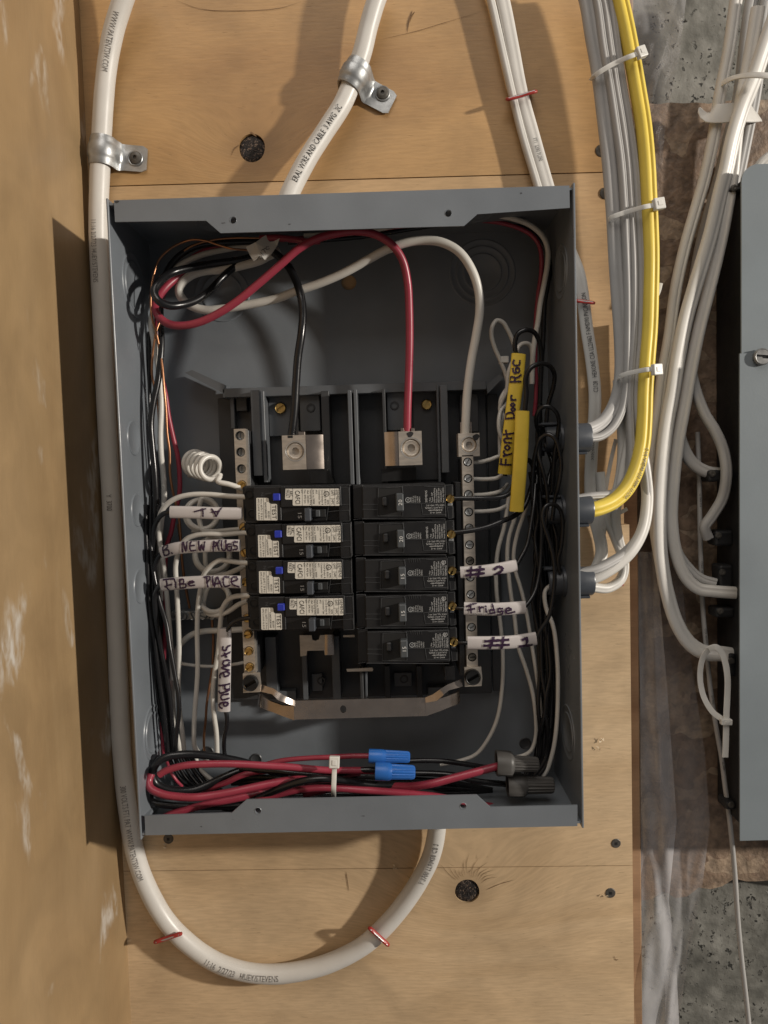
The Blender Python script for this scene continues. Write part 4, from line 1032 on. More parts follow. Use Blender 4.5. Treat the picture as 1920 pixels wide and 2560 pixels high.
# ---- left gutter: black wires
blk = [('black wire feeding the TV sleeve', 12.5, [(448, 1280.5), (440, 1280), (424, 1280), (408, 1285), (395, 1298), (387, 1315), (383, 1345), (381, 1420), (378, 1500), (382, 1580), (394, 1660), (406, 1740), (418, 1820), (425, 1890)], (64, 64, 64, 62, 57, 52, 46, 44, 42, 40, 38, 36, 34, 30)),
       ('black wire feeding the NEW PLUGS sleeve', 12.5, [(428, 1375), (408, 1381), (392, 1400), (384, 1440), (382, 1500), (388, 1580), (402, 1670), (414, 1750), (424, 1830), (432, 1890)], (58, 56, 50, 46, 44, 42, 40, 38, 36, 32)),
       ('black wire feeding the FIRE PLACE sleeve', 12.5, [(428, 1460), (404, 1462), (388, 1484), (390, 1540), (400, 1610), (414, 1680), (424, 1741), (430, 1813), (436, 1890)], (60, 58, 54, 50, 46, 44, 42, 40, 36)),
       ('black wire leaving the bottom of the Stove Plug sleeve', 11, [(561, 1755), (562, 1770), (567, 1790), (567, 1813), (561, 1845), (560, 1870), (564, 1895), (574, 1915)], (54, 54, 52, 48, 40)),
       ('short black wire from the lowest arc-fault breaker into the Stove Plug sleeve', 11, [(630, 1545), (602, 1548), (584, 1556), (573, 1567), (566, 1582), (563, 1600)], (60, 59, 58, 56.5, 55.5, 55)),
       ('black wire lying against the left wall, outermost of the bundle', 12, [(374, 830), (374, 900), (373, 980), (372, 1080), (374, 1180), (374, 1240), (370, 1300), (365, 1380), (366, 1460), (370, 1540), (377, 1632), (387, 1700), (400, 1770), (412, 1830), (421, 1890)], (20, 22, 28, 36, 36, 34)),
       ('black wire bowing to the right at the front of the left bundle', 12, [(378, 1240), (376, 1300), (380, 1400), (398, 1500), (416, 1560), (425, 1620), (437, 1687), (446, 1741), (447, 1786), (441, 1835), (437, 1890)], (40, 48, 56, 58, 52)),
       ('black wire second from the left wall in the bundle', 12, [(366, 1262), (364, 1310), (368, 1400), (372, 1500), (386, 1600), (397, 1690), (410, 1780), (420, 1890)], (44, 48, 46, 42)),
       ('black wire deep in the middle of the left bundle', 12, [(384, 1250), (374, 1320), (376, 1430), (384, 1520), (398, 1620), (414, 1700), (424, 1780), (430, 1890)], (30, 36, 36, 30)),
       ('black wire at the back of the left bundle', 12, [(392, 1260), (388, 1350), (392, 1470), (402, 1560), (410, 1640), (420, 1720), (428, 1800), (440, 1890)], (18, 22, 22, 20))]
for lb, w, pts, d in blk: ww(lb, 'wire_black', w, pts, d, 'black wires down the left gutter')
# ---- right gutter
ww('white wire looping high beside the top of the yellow sleeve', 'wire_white', 10.5, [(1290, 900), (1284, 860), (1270, 826), (1256, 805), (1242, 801), (1231, 816), (1229, 840), (1237, 870), (1250, 900), (1262, 930), (1270, 960)], (26, 34, 36, 30, 24))
pbox('wire_tape', 1250, 890, 1272, 907, 22, 30, 'tag_paper', panel)
ww('white wire making a low loop behind the yellow sleeves', 'wire_white', 10.5, [(1328, 930), (1330, 880), (1324, 862), (1312, 858), (1299, 864), (1288, 890), (1272, 930), (1266, 980), (1256, 1000), (1250, 1020), (1254, 1050), (1250, 1080), (1250, 1140)], (24, 30, 34, 30, 26))
ww('white wire bulging out left of the lettered yellow sleeve', 'wire_white', 10.5, [(1290, 950), (1265, 975), (1252, 1000), (1252, 1025), (1262, 1045), (1280, 1060)], (26, 30, 28))
ww('white wire bulging out again lower left of the lettered yellow sleeve', 'wire_white', 10.5, [(1270, 1005), (1253, 1025), (1247, 1055), (1250, 1085), (1262, 1110), (1282, 1140)], (28, 34, 28))
for lb, pts in (('white wire from the topmost screw of the right bar', [(1180, 1156), (1200, 1155), (1225, 1149), (1250, 1141), (1275, 1150), (1290, 1200), (1290, 1260), (1284, 1310)]),
                ('white wire from the second screw of the right bar', [(1180, 1197), (1215, 1198), (1242, 1195), (1262, 1184), (1280, 1190), (1292, 1230), (1286, 1290)]),
                ('white wire with a nicked end from the third screw of the right bar', [(1182, 1238), (1215, 1236), (1245, 1230), (1262, 1219), (1268, 1211)]),
                ('white wire from the fourth screw of the right bar', [(1182, 1279), (1215, 1278), (1245, 1274), (1266, 1265), (1285, 1262), (1300, 1290)])):
    ww(lb, 'wire_white', 10, pts, (46, 42, 38, 30, 24), 'white wires on the right neutral bar')
ww('black wire feeding the topmost right breaker', 'wire_black', 12, [(1112, 1247), (1140, 1246), (1200, 1246), (1245, 1244), (1270, 1236), (1285, 1210), (1300, 1180), (1320, 1150), (1340, 1180)], (58, 62, 60, 46, 36))
ww('black wire feeding the second right breaker', 'wire_black', 13, [(1112, 1332), (1140, 1331), (1180, 1326), (1220, 1317), (1255, 1303), (1285, 1290), (1308, 1270), (1325, 1230), (1336, 1180)], (58, 62, 60, 48, 40))
ww('black wire looping into the top of the lettered yellow sleeve', 'wire_black', 12, [(1262, 1190), (1280, 1000), (1292, 900), (1287, 862), (1294, 836), (1314, 825), (1334, 830), (1347, 850), (1353, 880), (1352, 930), (1350, 1000), (1344, 1100), (1350, 1200)], (40, 46, 50, 50, 44, 36, 30, 30))
ww('black wire looping into the top of the plain yellow sleeve', 'wire_black', 11.5, [(1292, 1275), (1304, 1130), (1312, 1030), (1316, 985), (1314, 945), (1327, 920), (1350, 909), (1373, 914), (1386, 936), (1383, 968), (1372, 1006), (1366, 1060), (1372, 1120)], (54, 56, 60, 62, 58, 48, 40, 36))
ww('black loop third down in the right gutter', 'wire_black', 10.5, [(1356, 1260), (1350, 1180), (1350, 1090), (1341, 1062), (1342, 1037), (1356, 1018), (1374, 1017), (1391, 1032), (1397, 1053), (1394, 1086), (1386, 1140), (1380, 1230)], (40, 44, 56, 62, 60, 52, 44))
ww('black loop fourth down in the right gutter', 'wire_black', 10.5, [(1334, 1290), (1330, 1220), (1333, 1170), (1339, 1130), (1350, 1097), (1369, 1086), (1387, 1096), (1399, 1130), (1403, 1168), (1396, 1215), (1388, 1245), (1380, 1300)], (48, 52, 62, 66, 60, 50))
ww('black wire crossing inside the fourth loop of the right gutter', 'wire_black', 10, [(1352, 1098), (1346, 1133), (1356, 1172), (1364, 1205), (1369, 1250), (1366, 1300), (1350, 1380)], (54, 58, 52, 44))
ww('black loop ending in the # 1 sleeve', 'wire_black', 10.5, [(1400, 1430), (1395, 1400), (1403, 1367), (1407, 1313), (1402, 1278), (1387, 1262), (1366, 1264), (1357, 1284), (1359, 1308), (1371, 1345), (1383, 1392), (1387, 1440), (1381, 1503), (1371, 1544), (1353, 1572), (1340, 1594), (1318, 1600)], (50, 56, 64, 66, 66, 64, 64))
ww('black wire leading into the # 2 sleeve', 'wire_black', 10.5, [(1338, 1210), (1335, 1255), (1327, 1313), (1318, 1361), (1302, 1394), (1289, 1413), (1268, 1418)], (46, 54, 60, 64, 64.5))
ww('black wire leading into the Fridge sleeve', 'wire_black', 10.5, [(1350, 1230), (1354, 1313), (1353, 1377), (1347, 1440), (1336, 1482), (1318, 1510), (1308, 1518), (1290, 1520)], (44, 50, 58, 64, 64.5))
ww('white wire leftmost of those behind the # 2, Fridge and # 1 sleeves', 'wire_white', 10.5, [(1276, 1225), (1270, 1256), (1260, 1320), (1246, 1370), (1240, 1424), (1242, 1487), (1250, 1551), (1257, 1630), (1255, 1725), (1242, 1800), (1219, 1850), (1190, 1886), (1150, 1902), (1100, 1912)], (34, 36, 34, 30, 26, 24, 24))
ww('white wire second from left behind the # 2, Fridge and # 1 sleeves', 'wire_white', 10.5, [(1300, 1250), (1284, 1304), (1272, 1345), (1268, 1392), (1272, 1440), (1278, 1490), (1286, 1540), (1295, 1614), (1311, 1661), (1330, 1725), (1339, 1788), (1339, 1845), (1327, 1877), (1305, 1890), (1260, 1896)], (34, 36, 34, 30, 26, 22))
ww('white wire third from left behind the # 2, Fridge and # 1 sleeves', 'wire_white', 10, [(1330, 1220), (1311, 1282), (1293, 1335), (1284, 1386), (1288, 1425), (1302, 1471), (1317, 1535), (1330, 1614), (1342, 1693), (1350, 1756), (1354, 1850)], (34, 36, 32, 28, 24))
ww('white wire rightmost in the box, down the right wall', 'wire_white', 11, [(1410, 1455), (1380, 1462), (1363, 1478), (1365, 1519), (1383, 1566), (1393, 1646), (1395, 1725), (1391, 1820), (1381, 1883), (1365, 1930), (1340, 1955)], (40, 44, 46, 42, 36, 30))
ww('shaded white wire behind the grey twist connectors', 'wire_white', 10, [(1352, 1700), (1366, 1780), (1372, 1850), (1366, 1900), (1345, 1930), (1300, 1940)], (24, 24, 20))
random.seed(21)
rb = [(1338, 1346, 1352, 1344), (1346, 1352, 1362, 1350), (1352, 1362, 1372, 1362), (1360, 1370, 1380, 1370), (1366, 1356, 1350, 1356), (1372, 1368, 1362, 1366), (1344, 1340, 1346, 1352), (1376, 1380, 1386, 1380)]
pos = ('first', 'second', 'third', 'fourth', 'fifth', 'sixth', 'seventh', 'eighth')
for k, (xa, xb, xc, xd) in enumerate(rb):
    j = lambda: random.uniform(-4, 4)
    ww('black wire of the tangled upright bundle in the right gutter, ' + ('nearest the white wires', 'second from the white wires', 'in the middle', 'right of the middle', 'crossing back leftwards', 'second from the right wall', 'bowing left', 'nearest the right wall')[k], 'wire_black', 10.5, [(xa-10+j(), 1180+8*k), (xa+j(), 1290), (xa+j()*2, 1400), (xb+j()*2, 1500), (xb+j(), 1590), (xb+6+j(), 1680), (xc+j(), 1760), (xd+j(), 1840), (xd-8, 1900), (xd-34, 1940)], (18+5*(k % 4), 30+4*(k % 3), 24+5*((k*3) % 4), 22+4*(k % 4)), 'tangled black wires in the right gutter')
for lb, pts in (('short black stub between the third right breaker and its sleeve', [(1112, 1432), (1150, 1431), (1168, 1430)]), ('short black stub between the fourth right breaker and its sleeve', [(1112, 1519), (1150, 1521), (1180, 1522)]), ('short black stub between the lowest right breaker and its sleeve', [(1112, 1605), (1160, 1607), (1190, 1607)])):
    ww(lb, 'wire_black', 10.5, pts, (58, 63, 64))
# more of the tangle: loose black bights between the loops
tang = [[(1330, 1150), (1342, 1190), (1338, 1240), (1346, 1290), (1338, 1340), (1344, 1400), (1354, 1460), (1350, 1520)],
        [(1362, 1110), (1378, 1150), (1384, 1200), (1374, 1250), (1380, 1300), (1392, 1350), (1388, 1420), (1372, 1480)],
        [(1400, 1270), (1380, 1300), (1362, 1340), (1350, 1390), (1356, 1450), (1366, 1520), (1358, 1590)],
        [(1322, 1290), (1330, 1330), (1342, 1370), (1338, 1430), (1330, 1490), (1342, 1560), (1352, 1640)],
        [(1408, 1110), (1392, 1140), (1376, 1180), (1366, 1230), (1352, 1280), (1340, 1330), (1346, 1400)],
        [(1406, 1460), (1388, 1476), (1370, 1500), (1364, 1560), (1372, 1640), (1380, 1720), (1376, 1820)]]
for k, pts in enumerate(tang):
    ww('loose black bight in the right gutter, ' + ('left of the loops', 'inside the fourth loop', 'from the middle bushing down', 'beside the white wires', 'from the topmost bushing down', 'from the lowest bushing down')[k], 'wire_black', 10, pts, (30+4*k, 46-3*k, 40, 48-4*k, 34), 'loose black bights in the right gutter')
# ---- bottom bundle
ww('thick black wire looped round at bottom left', 'wire_black', 20, [(720, 1938), (660, 1922), (610, 1906), (564, 1896), (521, 1889), (485, 1886), (448, 1887), (414, 1893), (391, 1909), (381, 1934), (388, 1957), (412, 1971), (448, 1977), (485, 1975), (521, 1961), (564, 1941), (605, 1925), (650, 1915)], (38, 46, 52, 58, 62, 62, 56, 48, 40))
ww('thick red wire with a cut end at bottom left', 'wire_red', 18, [(398, 1937), (412, 1928), (430, 1921), (467, 1913), (521, 1910), (593, 1910), (666, 1914), (720, 1917), (774, 1922), (825, 1926), (880, 1926), (935, 1926)], (75, 75, 73, 66, 58))
ww('thick red wire bent back at the bottom left corner', 'wire_red', 20, [(378, 1935), (372, 1954), (376, 1970), (405, 1985), (448, 1992), (492, 1993), (539, 1987), (593, 1977), (647, 1965), (702, 1954), (756, 1947), (830, 1938), (900, 1930)], (64, 70, 74, 70, 62, 52))
ww('red wire coming up from behind the lower flange at bottom left', 'wire_red', 19, [(400, 2050), (425, 2037), (467, 2024), (521, 2010), (575, 1999), (629, 1988), (690, 1976), (760, 1966)], (66, 64, 58, 48))
ww('thick red wire lying just above the lower flange', 'wire_red', 18, [(640, 2004), (684, 1989), (738, 1976), (792, 1970), (846, 1971), (900, 1975), (952, 1978), (1025, 1984), (1083, 1990), (1160, 2004), (1230, 2016), (1300, 2024)], (62, 66, 66, 60, 48))
ww('thick red wire twisted into the upper grey connector', 'wire_red', 20, [(760, 1985), (850, 1968), (960, 1965), (1025, 1966), (1079, 1959), (1133, 1945), (1187, 1931), (1236, 1918), (1262, 1912)], (44, 56, 64, 64, 60))
ww('thin red wire reaching the upper blue connector', 'wire_red', 13, [(640, 1918), (702, 1902), (774, 1895), (825, 1893), (880, 1890), (930, 1890)], (48, 56, 60))
ww('short red wire crossing under the loops at bottom left', 'wire_red', 15, [(500, 1985), (521, 1974), (564, 1957), (600, 1940), (629, 1932), (680, 1926)], (46, 54, 52))
ww('short red stub inside the loop at bottom left', 'wire_red', 8, [(418, 1906), (424, 1925), (440, 1950), (455, 1966)], (48, 56, 50))
ww('thick black wire crossing over the red ones by the cable tie', 'wire_black', 19, [(560, 2026), (610, 2010), (658, 1990), (702, 1971), (756, 1953), (810, 1947), (864, 1952), (933, 1962), (1000, 1962), (1080, 1956)], (50, 60, 70, 70, 60, 50))
ww('black wire running between the red ones to the lower blue connector', 'wire_black', 15, [(600, 1920), (647, 1925), (702, 1929), (756, 1935), (828, 1939), (883, 1927), (945, 1924)], (50, 58, 60, 60))
ww('black wire arching right of the blue connectors', 'wire_black', 13, [(960, 1912), (1021, 1903), (1097, 1902), (1169, 1911), (1227, 1921), (1300, 1935)], (44, 46, 40))
ww('black wire from the lower blue connector to the right', 'wire_black', 15, [(980, 1936), (1035, 1933), (1133, 1938), (1187, 1952), (1262, 1960), (1300, 1964)], (44, 48, 48))
ww('black wire deepest along the bottom of the box', 'wire_black', 18, [(420, 2010), (500, 2006), (600, 2002), (750, 1990), (900, 1985), (1050, 1985), (1200, 1990), (1330, 1990)], (30, 30))
ww('black wire along the bottom just behind the lower flange', 'wire_black', 18, [(388, 1972), (376, 1990), (380, 2004), (430, 2014), (540, 2016), (680, 2008), (840, 1998), (1000, 1995), (1150, 2000)], (60, 62, 56, 48))
for k in range(5):
    ww('black wire curving forward inside the bottom left loop, ' + ('first', 'second', 'third', 'fourth', 'fifth')[k] + ' from the left', 'wire_black', 11, [(420+k*13, 1885), (432+k*15, 1915), (450+k*16, 1945), (474+k*14, 1966), (505+k*12, 1976)], (28, 40-3*k, 44-3*k, 38), 'black wires curving inside the bottom left loop')
ww('white wire curving forward inside the loop at bottom left', 'wire_white', 11, [(487, 1885), (496, 1915), (512, 1935), (530, 1950)], (20, 30, 32))
ww('dark red wire at the bottom right corner', 'wire_red', 12, [(1372, 1960), (1373, 1990), (1371, 2030)], (30, 34))
for k in range(3):
    ww('black wire crossing the middle of the bottom bundle, ' + ('uppermost', 'second down', 'lowest')[k] + ' of three', 'wire_black', 14, [(560+20*k, 1950+8*k), (660, 1943+10*k), (780, 1953+8*k), (900, 1940+12*k), (1020, 1948+12*k), (1120, 1955+14*k), (1230, 1975)], (36, 46, 48, 40, 34), 'black wires in the middle of the bottom bundle')

# ---------------------------------------------------------------- labelled sleeves cut from cable jacket
def sleeve(label, mat, w, pts, d, th=4.4, name='label_sleeve', tap=None):
    path = pix_path(pts, d); avg = sum(-q.y for q in path.p)/len(path.p); a = mm(w, avg)/2; b_ = th/2000
    bm = bmesh.new(); add_sweep(bm, path, prof_flat(a, b_, 24, 2.3), hollow=.86)
    o = obj(name, bm, mat, None, smooth=True, angle=50); tag(o, label, 'label sleeve'); o_path[o.name] = (path, ('flat', a, b_, 2.3)); return o
ZA = (340, 800, 4.423); ZB = (340, 1280, 5.53); ZC = (340, 1560, 5.53); ZD = (850, 1400, 2.552); ZE = (1200, 780, 4.254)
o = sleeve('white sleeve marked TV, topmost of the left sleeves', 'sleeve_white', 31, [(426, 1280), (480, 1281), (540, 1283), (605, 1284)], (64, 65, 65))
handwrite(o, [[(650, 2118), (690, 2108), (770, 2086)], [(732, 2086), (742, 2125), (740, 2172)], [(836, 2088), (868, 2128), (884, 2172), (915, 2120), (945, 2072)], [(838, 2124), (922, 2114)]], ZA, 18)
o = sleeve('white sleeve marked B. NEW PLUGS, second of the left sleeves', 'sleeve_white', 31, [(405, 1382), (440, 1371), (500, 1366), (550, 1364), (600, 1364)], (56, 62, 64, 65))
handwrite(o, [[(345, 485), (360, 545), (380, 612)], [(345, 487), (400, 455), (422, 482), (392, 520), (362, 538)], [(385, 528), (440, 528), (448, 575), (415, 603), (375, 608)], [(486, 566), (494, 574)],
              [(640, 552), (645, 400), (690, 542), (702, 392)], [(825, 396), (762, 400), (756, 530), (822, 530)], [(760, 465), (808, 460)], [(860, 385), (884, 532), (908, 450), (932, 530), (948, 415)],
              [(1066, 542), (1076, 405)], [(1070, 418), (1114, 424), (1106, 468), (1064, 478)], [(1152, 375), (1130, 450), (1144, 525)], [(1182, 398), (1190, 512), (1215, 536), (1245, 502), (1238, 392)], [(1314, 442), (1270, 446), (1264, 520), (1300, 536), (1322, 482), (1284, 476)], [(1402, 415), (1354, 410), (1350, 455), (1396, 470), (1396, 512), (1346, 522)]], ZB, 25)
o = sleeve('white sleeve marked FIRE PLACE, third of the left sleeves', 'sleeve_white', 32, [(404, 1462), (450, 1458), (500, 1455), (550, 1454), (603, 1455)], (58, 63, 64, 65))
handwrite(o, [[(364, 938), (440, 927), (520, 930), (536, 958)], [(404, 934), (424, 992), (420, 1040), (440, 1080)], [(396, 1036), (440, 1014), (490, 1002)], [(545, 972), (546, 1046)], [(600, 930), (612, 1054)], [(600, 935), (650, 932), (656, 980), (615, 992)], [(615, 992), (690, 1000), (682, 1040), (630, 1052)], [(728, 992), (804, 965), (760, 955), (724, 988), (746, 1016), (812, 1010)],
              [(972, 888), (992, 1034)], [(938, 902), (1000, 880), (1022, 920), (985, 970)], [(1056, 895), (1074, 1012), (1095, 1004)], [(1082, 1034), (1120, 898), (1184, 1034)], [(1096, 990), (1160, 984)], [(1282, 902), (1220, 898), (1208, 980), (1235, 1032), (1294, 1014)], [(1330, 962), (1402, 930), (1370, 888), (1324, 920), (1332, 992), (1422, 1036)]], ZB, 26)
o = sleeve('upright white sleeve marked Stove Plug, lower left', 'sleeve_white', 32.5, [(563, 1571), (562, 1640), (561, 1710), (560, 1777)], (55, 56, 54))
handwrite(o, [[(1205, 312), (1200, 350), (1240, 366), (1268, 312), (1310, 298)], [(1188, 442), (1312, 388)], [(1226, 398), (1252, 456)], [(1215, 508), (1200, 550), (1240, 572), (1292, 542), (1282, 500), (1215, 508)], [(1290, 572), (1225, 588), (1186, 602), (1240, 622), (1288, 640)], [(1215, 680), (1228, 722), (1288, 702), (1272, 660), (1210, 668), (1160, 700), (1162, 742)],
              [(1146, 852), (1308, 828)], [(1306, 838), (1300, 892), (1240, 900), (1226, 846)], [(1146, 932), (1160, 952), (1296, 918)], [(1274, 968), (1190, 980), (1174, 1010), (1190, 1042), (1284, 1030)], [(1266, 1086), (1235, 1078), (1214, 1110), (1240, 1132), (1272, 1112), (1262, 1084), (1180, 1088), (1148, 1120), (1165, 1150), (1192, 1162)]], ZC, 27)
bm = bmesh.new(); q = P(572, 1591, .0578); add_text(bm, 'OMEX', q.x, q.z, q.y-.0004, .0013, 90, .0046); obj('lettering', bm, 'jacket_ink_dark', o)
o = sleeve('white sleeve marked # 2, topmost of the right sleeves', 'sleeve_white', 30, [(1151, 1431), (1200, 1428), (1245, 1422), (1291, 1413)], (64, 66, 64))
handwrite(o, [[(838, 42), (830, 118)], [(894, 38), (880, 118)], [(812, 68), (918, 58)], [(806, 98), (918, 84)], [(985, 58), (1012, 42), (1036, 52), (1028, 72), (990, 96), (1058, 94)]], ZD, 18)
o = sleeve('white sleeve marked Fridge, middle of the right sleeves', 'sleeve_white', 33, [(1160, 1521), (1210, 1523), (1260, 1522), (1313, 1518)], (64, 66, 64))
handwrite(o, [[(832, 282), (836, 336)], [(808, 296), (840, 284), (872, 274)], [(814, 318), (858, 310)], [(888, 298), (892, 328)], [(890, 312), (902, 300), (914, 302)], [(930, 310), (932, 332)], [(929, 294), (931, 297)], [(972, 282), (986, 338)], [(984, 318), (958, 318), (958, 338), (986, 336)], [(1036, 310), (1010, 310), (1010, 332), (1036, 324), (1030, 350), (1004, 352)], [(1058, 326), (1092, 316), (1075, 304), (1054, 324), (1070, 340), (1114, 330)]], ZD, 12)
print_on(o, '0762852 NMD <<<<<<', .006, .0016, -.0034, 'jacket_ink')
o = sleeve('white sleeve marked # 1, lowest of the right sleeves', 'sleeve_white', 34, [(1169, 1607), (1220, 1607), (1280, 1605), (1340, 1596)], (64, 66, 64))
handwrite(o, [[(982, 486), (958, 562)], [(1044, 486), (1030, 564)], [(926, 518), (1074, 508)], [(920, 546), (1076, 540)], [(1165, 508), (1192, 498), (1186, 548)], [(1148, 552), (1224, 544)]], ZD, 18)
o = sleeve('yellow sleeve marked Front Door Rec beside the right gutter', 'sleeve_yellow', 36, [(1297, 885), (1290, 960), (1280, 1040), (1270, 1120), (1262, 1184)], (50, 52, 52, 46))
handwrite(o, [[(215, 1622), (330, 1626)], [(224, 1622), (226, 1566)], [(272, 1622), (274, 1568)], [(248, 1532), (336, 1506)], [(276, 1520), (252, 1496), (256, 1476)], [(318, 1442), (290, 1418), (262, 1440), (290, 1466), (318, 1442)], [(334, 1392), (262, 1386)], [(276, 1386), (254, 1366), (262, 1348), (334, 1342)], [(238, 1304), (352, 1290)], [(286, 1322), (274, 1258)],
              [(268, 1134), (362, 1126)], [(268, 1134), (275, 1088), (320, 1070), (356, 1084), (360, 1126)], [(372, 1036), (352, 1018), (330, 1036), (350, 1054), (372, 1036)], [(368, 988), (348, 970), (326, 988), (346, 1006), (368, 988)], [(378, 934), (330, 938)], [(344, 936), (328, 914), (334, 888)],
              [(306, 742), (434, 740)], [(312, 738), (326, 690), (368, 700), (366, 738)], [(370, 704), (410, 690), (434, 668)], [(382, 642), (380, 600), (412, 600), (416, 636), (362, 646), (348, 602)], [(422, 520), (416, 560), (372, 570), (350, 542), (360, 514)]], ZE, 21)
sleeve('plain yellow sleeve standing in front of the lettered one', 'sleeve_yellow', 36, [(1306, 1028), (1303, 1110), (1298, 1190), (1291, 1278)], (60, 62, 62, 58))
# torn paper tag among the top left wires
bm = bmesh.new(); pts = [(615, 619), (640, 607), (655, 592), (664, 585), (668, 597), (674, 603), (684, 601), (698, 594), (692, 612), (680, 634), (664, 653), (658, 646), (648, 644), (634, 653), (626, 640)]
f = [XZ(x, y, .056) for x, y in pts]; bm = plate_bm(f, [], lambda u, v: (u, -.056-.002*math.sin((u+v)*160), v), Vector((0, .0004, 0)))
o = obj('paper_tag', bm, 'tag_paper', None, smooth=False); tag(o, 'torn white tag with a few pen letters at the top left wires', 'tag')
bm = bmesh.new(); 
for st in ([(644, 650), (650, 643), (657, 646), (652, 650)], [(653, 634), (660, 641)], [(655, 628), (664, 622)], [(659, 625), (665, 633)], [(672, 617), (666, 618), (667, 625), (674, 622)]):
    pr = []
    for l, r in stroke_strip(st, 1.7):
        row = []
        for q in (l, r):
            p = P(q.x, q.y, .056); row.append(bm.verts.new((p.x, -.0563-.002*math.sin((p.x+p.z)*160), p.z)))
        pr.append(row)
    for a, b_ in zip(pr, pr[1:]): bm.faces.new((a[0], a[1], b_[1], b_[0]))
obj('lettering', bm, 'jacket_ink_dark', o)

# ---------------------------------------------------------------- twist-on wire connectors
def twist(label, a, b_, d, r0, r1, mat, wing, group):
    A, B_ = P(*a, d/1000), P(*b_, d/1000); L = (B_-A).length; r0, r1 = mm(r0, d/1000), mm(r1, d/1000)
    root = empty('wire_connector', A); tag(root, label, 'wire connector', group)
    prof = [(.002, r0*.80), (0, r0*.84), (0, r0*.97), (.0006, r0), (L*.30, r0*.98), (L*.36, r0*.94)]
    lathe('skirt', A, B_-A, prof+[(L*.42, r1*1.08), (L*.42, 0)], mat, root, n=48, angle=50, wing=(2, 5, .22, 1.2) if wing else None, rib=.02, nrib=24 if wing else 0)
    lathe('grip', A, B_-A, [(L*.38, r1*1.06), (L*.45, r1*1.05), (L*.93, r1*.95), (L*.98, r1*.85), (L, r1*.6), (L, 0)], mat, root, n=64, angle=25, rib=.05, nrib=16)
    lathe('mouth', A, B_-A, [(.0008, r0*.84), (.002, r0*.5), (.002, 0)], 'hollow', root, n=20)
    return root
twist('blue twist-on wire connector, upper of the two', (922, 1890), (1025, 1893), 66, 18, 14.5, 'nut_blue', False, 'blue wire connectors')
twist('blue twist-on wire connector, lower of the two', (938, 1928), (1038, 1931), 72, 23, 17.5, 'nut_blue', False, 'blue wire connectors')
twist('grey winged wire connector with a red wire, upper of the two', (1240, 1907), (1347, 1911), 62, 29, 18.5, 'nut_grey', True, 'grey wire connectors')
twist('grey winged wire connector, lower of the two near the right corner', (1268, 1962), (1385, 1963), 58, 27, 20.5, 'nut_grey', True, 'grey wire connectors')

# ---------------------------------------------------------------- nylon cable ties
def tie(label, rows, w, head, hd, name='cable_tie', back=True, hsz=(13, 15)):
    root = empty(name, P(rows[0][0], rows[0][1], rows[0][2]/1000)); tag(root, label, 'cable tie')
    path = Path([P(x, y, d/1000) for x, y, d in rows]); a = mm(w, .05)/2
    bm = bmesh.new(); add_sweep(bm, path, prof_flat(a, .00055, 12, 4)); obj('strap', bm, 'nylon', root, smooth=True, angle=40)
    hx, hy = head; c = P(hx, hy, hd/1000); t = path.T[-1] if hsz[1] > 0 else Vector((0, 0, 1))
    k = (c-path.p[-1]).length
    T_ = (path.T[-1] if (c-path.p[-1]).length < (c-path.p[0]).length else -path.T[0]).normalized(); B_ = T_.cross(TOCAM).normalized(); N_ = B_.cross(T_)
    bm = bmesh.new(); sx, sy = mm(hsz[0], .05), mm(abs(hsz[1]), .05)
    add_box(bm, -sx, sx, -.0022, .0022, -sy, sy, .0006, 2)
    M = Matrix((( T_.x, -N_.x, B_.x, c.x), (T_.y, -N_.y, B_.y, c.y), (T_.z, -N_.z, B_.z, c.z), (0, 0, 0, 1)))
    bmesh.ops.transform(bm, matrix=M, verts=bm.verts); hd_ = obj('head', bm, 'nylon', root)
    bm = bmesh.new(); add_box(bm, -sx*.45, sx*.45, -.0026, -.0020, -sy*.4, sy*.4, .0002); bmesh.ops.transform(bm, matrix=M, verts=bm.verts); obj('pawl', bm, 'nylon', hd_)
    return root
tie('white cable tie round the red and black wires at the bottom of the box', [(834, 2000, 40), (834, 1994, 66), (834, 1975, 77), (835, 1950, 77.5), (836, 1922, 76.5)], 12, (836, 1905), 76, hsz=(14, 12.5))
# ================================================================ CABLES OUTSIDE THE BOX
def cable(label, mat, w, pts, d, group=None): return wire('cable', label, 'cable', mat, w, pts, d, group, n=28)
c = cable('heavy white cable down the left of the box and looping back up under it', 'jacket_white', 47,
      [(330, -60), (308, 0), (284, 78), (269, 157), (260, 241), (254, 338), (250, 422), (247, 512), (247, 600), (252, 700), (256, 789), (264, 970), (272, 1130), (281, 1296), (287, 1450), (293, 1620), (299, 1770), (306, 1900), (319, 2020), (340, 2141), (374, 2231), (422, 2310), (482, 2368), (542, 2406), (603, 2427), (663, 2435), (723, 2432), (814, 2411), (904, 2367), (962, 2316), (1010, 2259), (1052, 2195), (1078, 2140), (1091, 2081), (1094, 2020), (1096, 1970)],
      (24, 12, 9, 9, 9, 9, 9, 9, 9, 9, 9, 10, 12, 16))
path = o_path[c.name][0]
def s_at(pth, x, y, d): return pth.nearest(P(x, y, d/1000))
for body, (x, y, d), size, off, sq, fl in (('WWW.PATENTSW.COM', (277, 30, 10), .0044, .002, .62, False), ('11:16 2/27/23 HUEY/STEVENS', (247, 555, 9), .0042, -.001, .62, False), ('Y  3700', (278, 1235, 9), .004, .001, .7, False),
                               ('300 VOLTS FT1 PAT WWW.PATENTSW.COM', (311, 1960, 13), .0046, .0015, .60, False), ('11:16  2/27/23   HUEY/STEVENS', (516, 2399, 20), .0048, .0012, .68, False), ('Y 3700 LL90458 CB 3', (1040, 2212, 22), .0046, 0, .62, False)):
    print_on(c, body, s_at(path, x, y, d), size, off, 'jacket_ink', fl, sq)
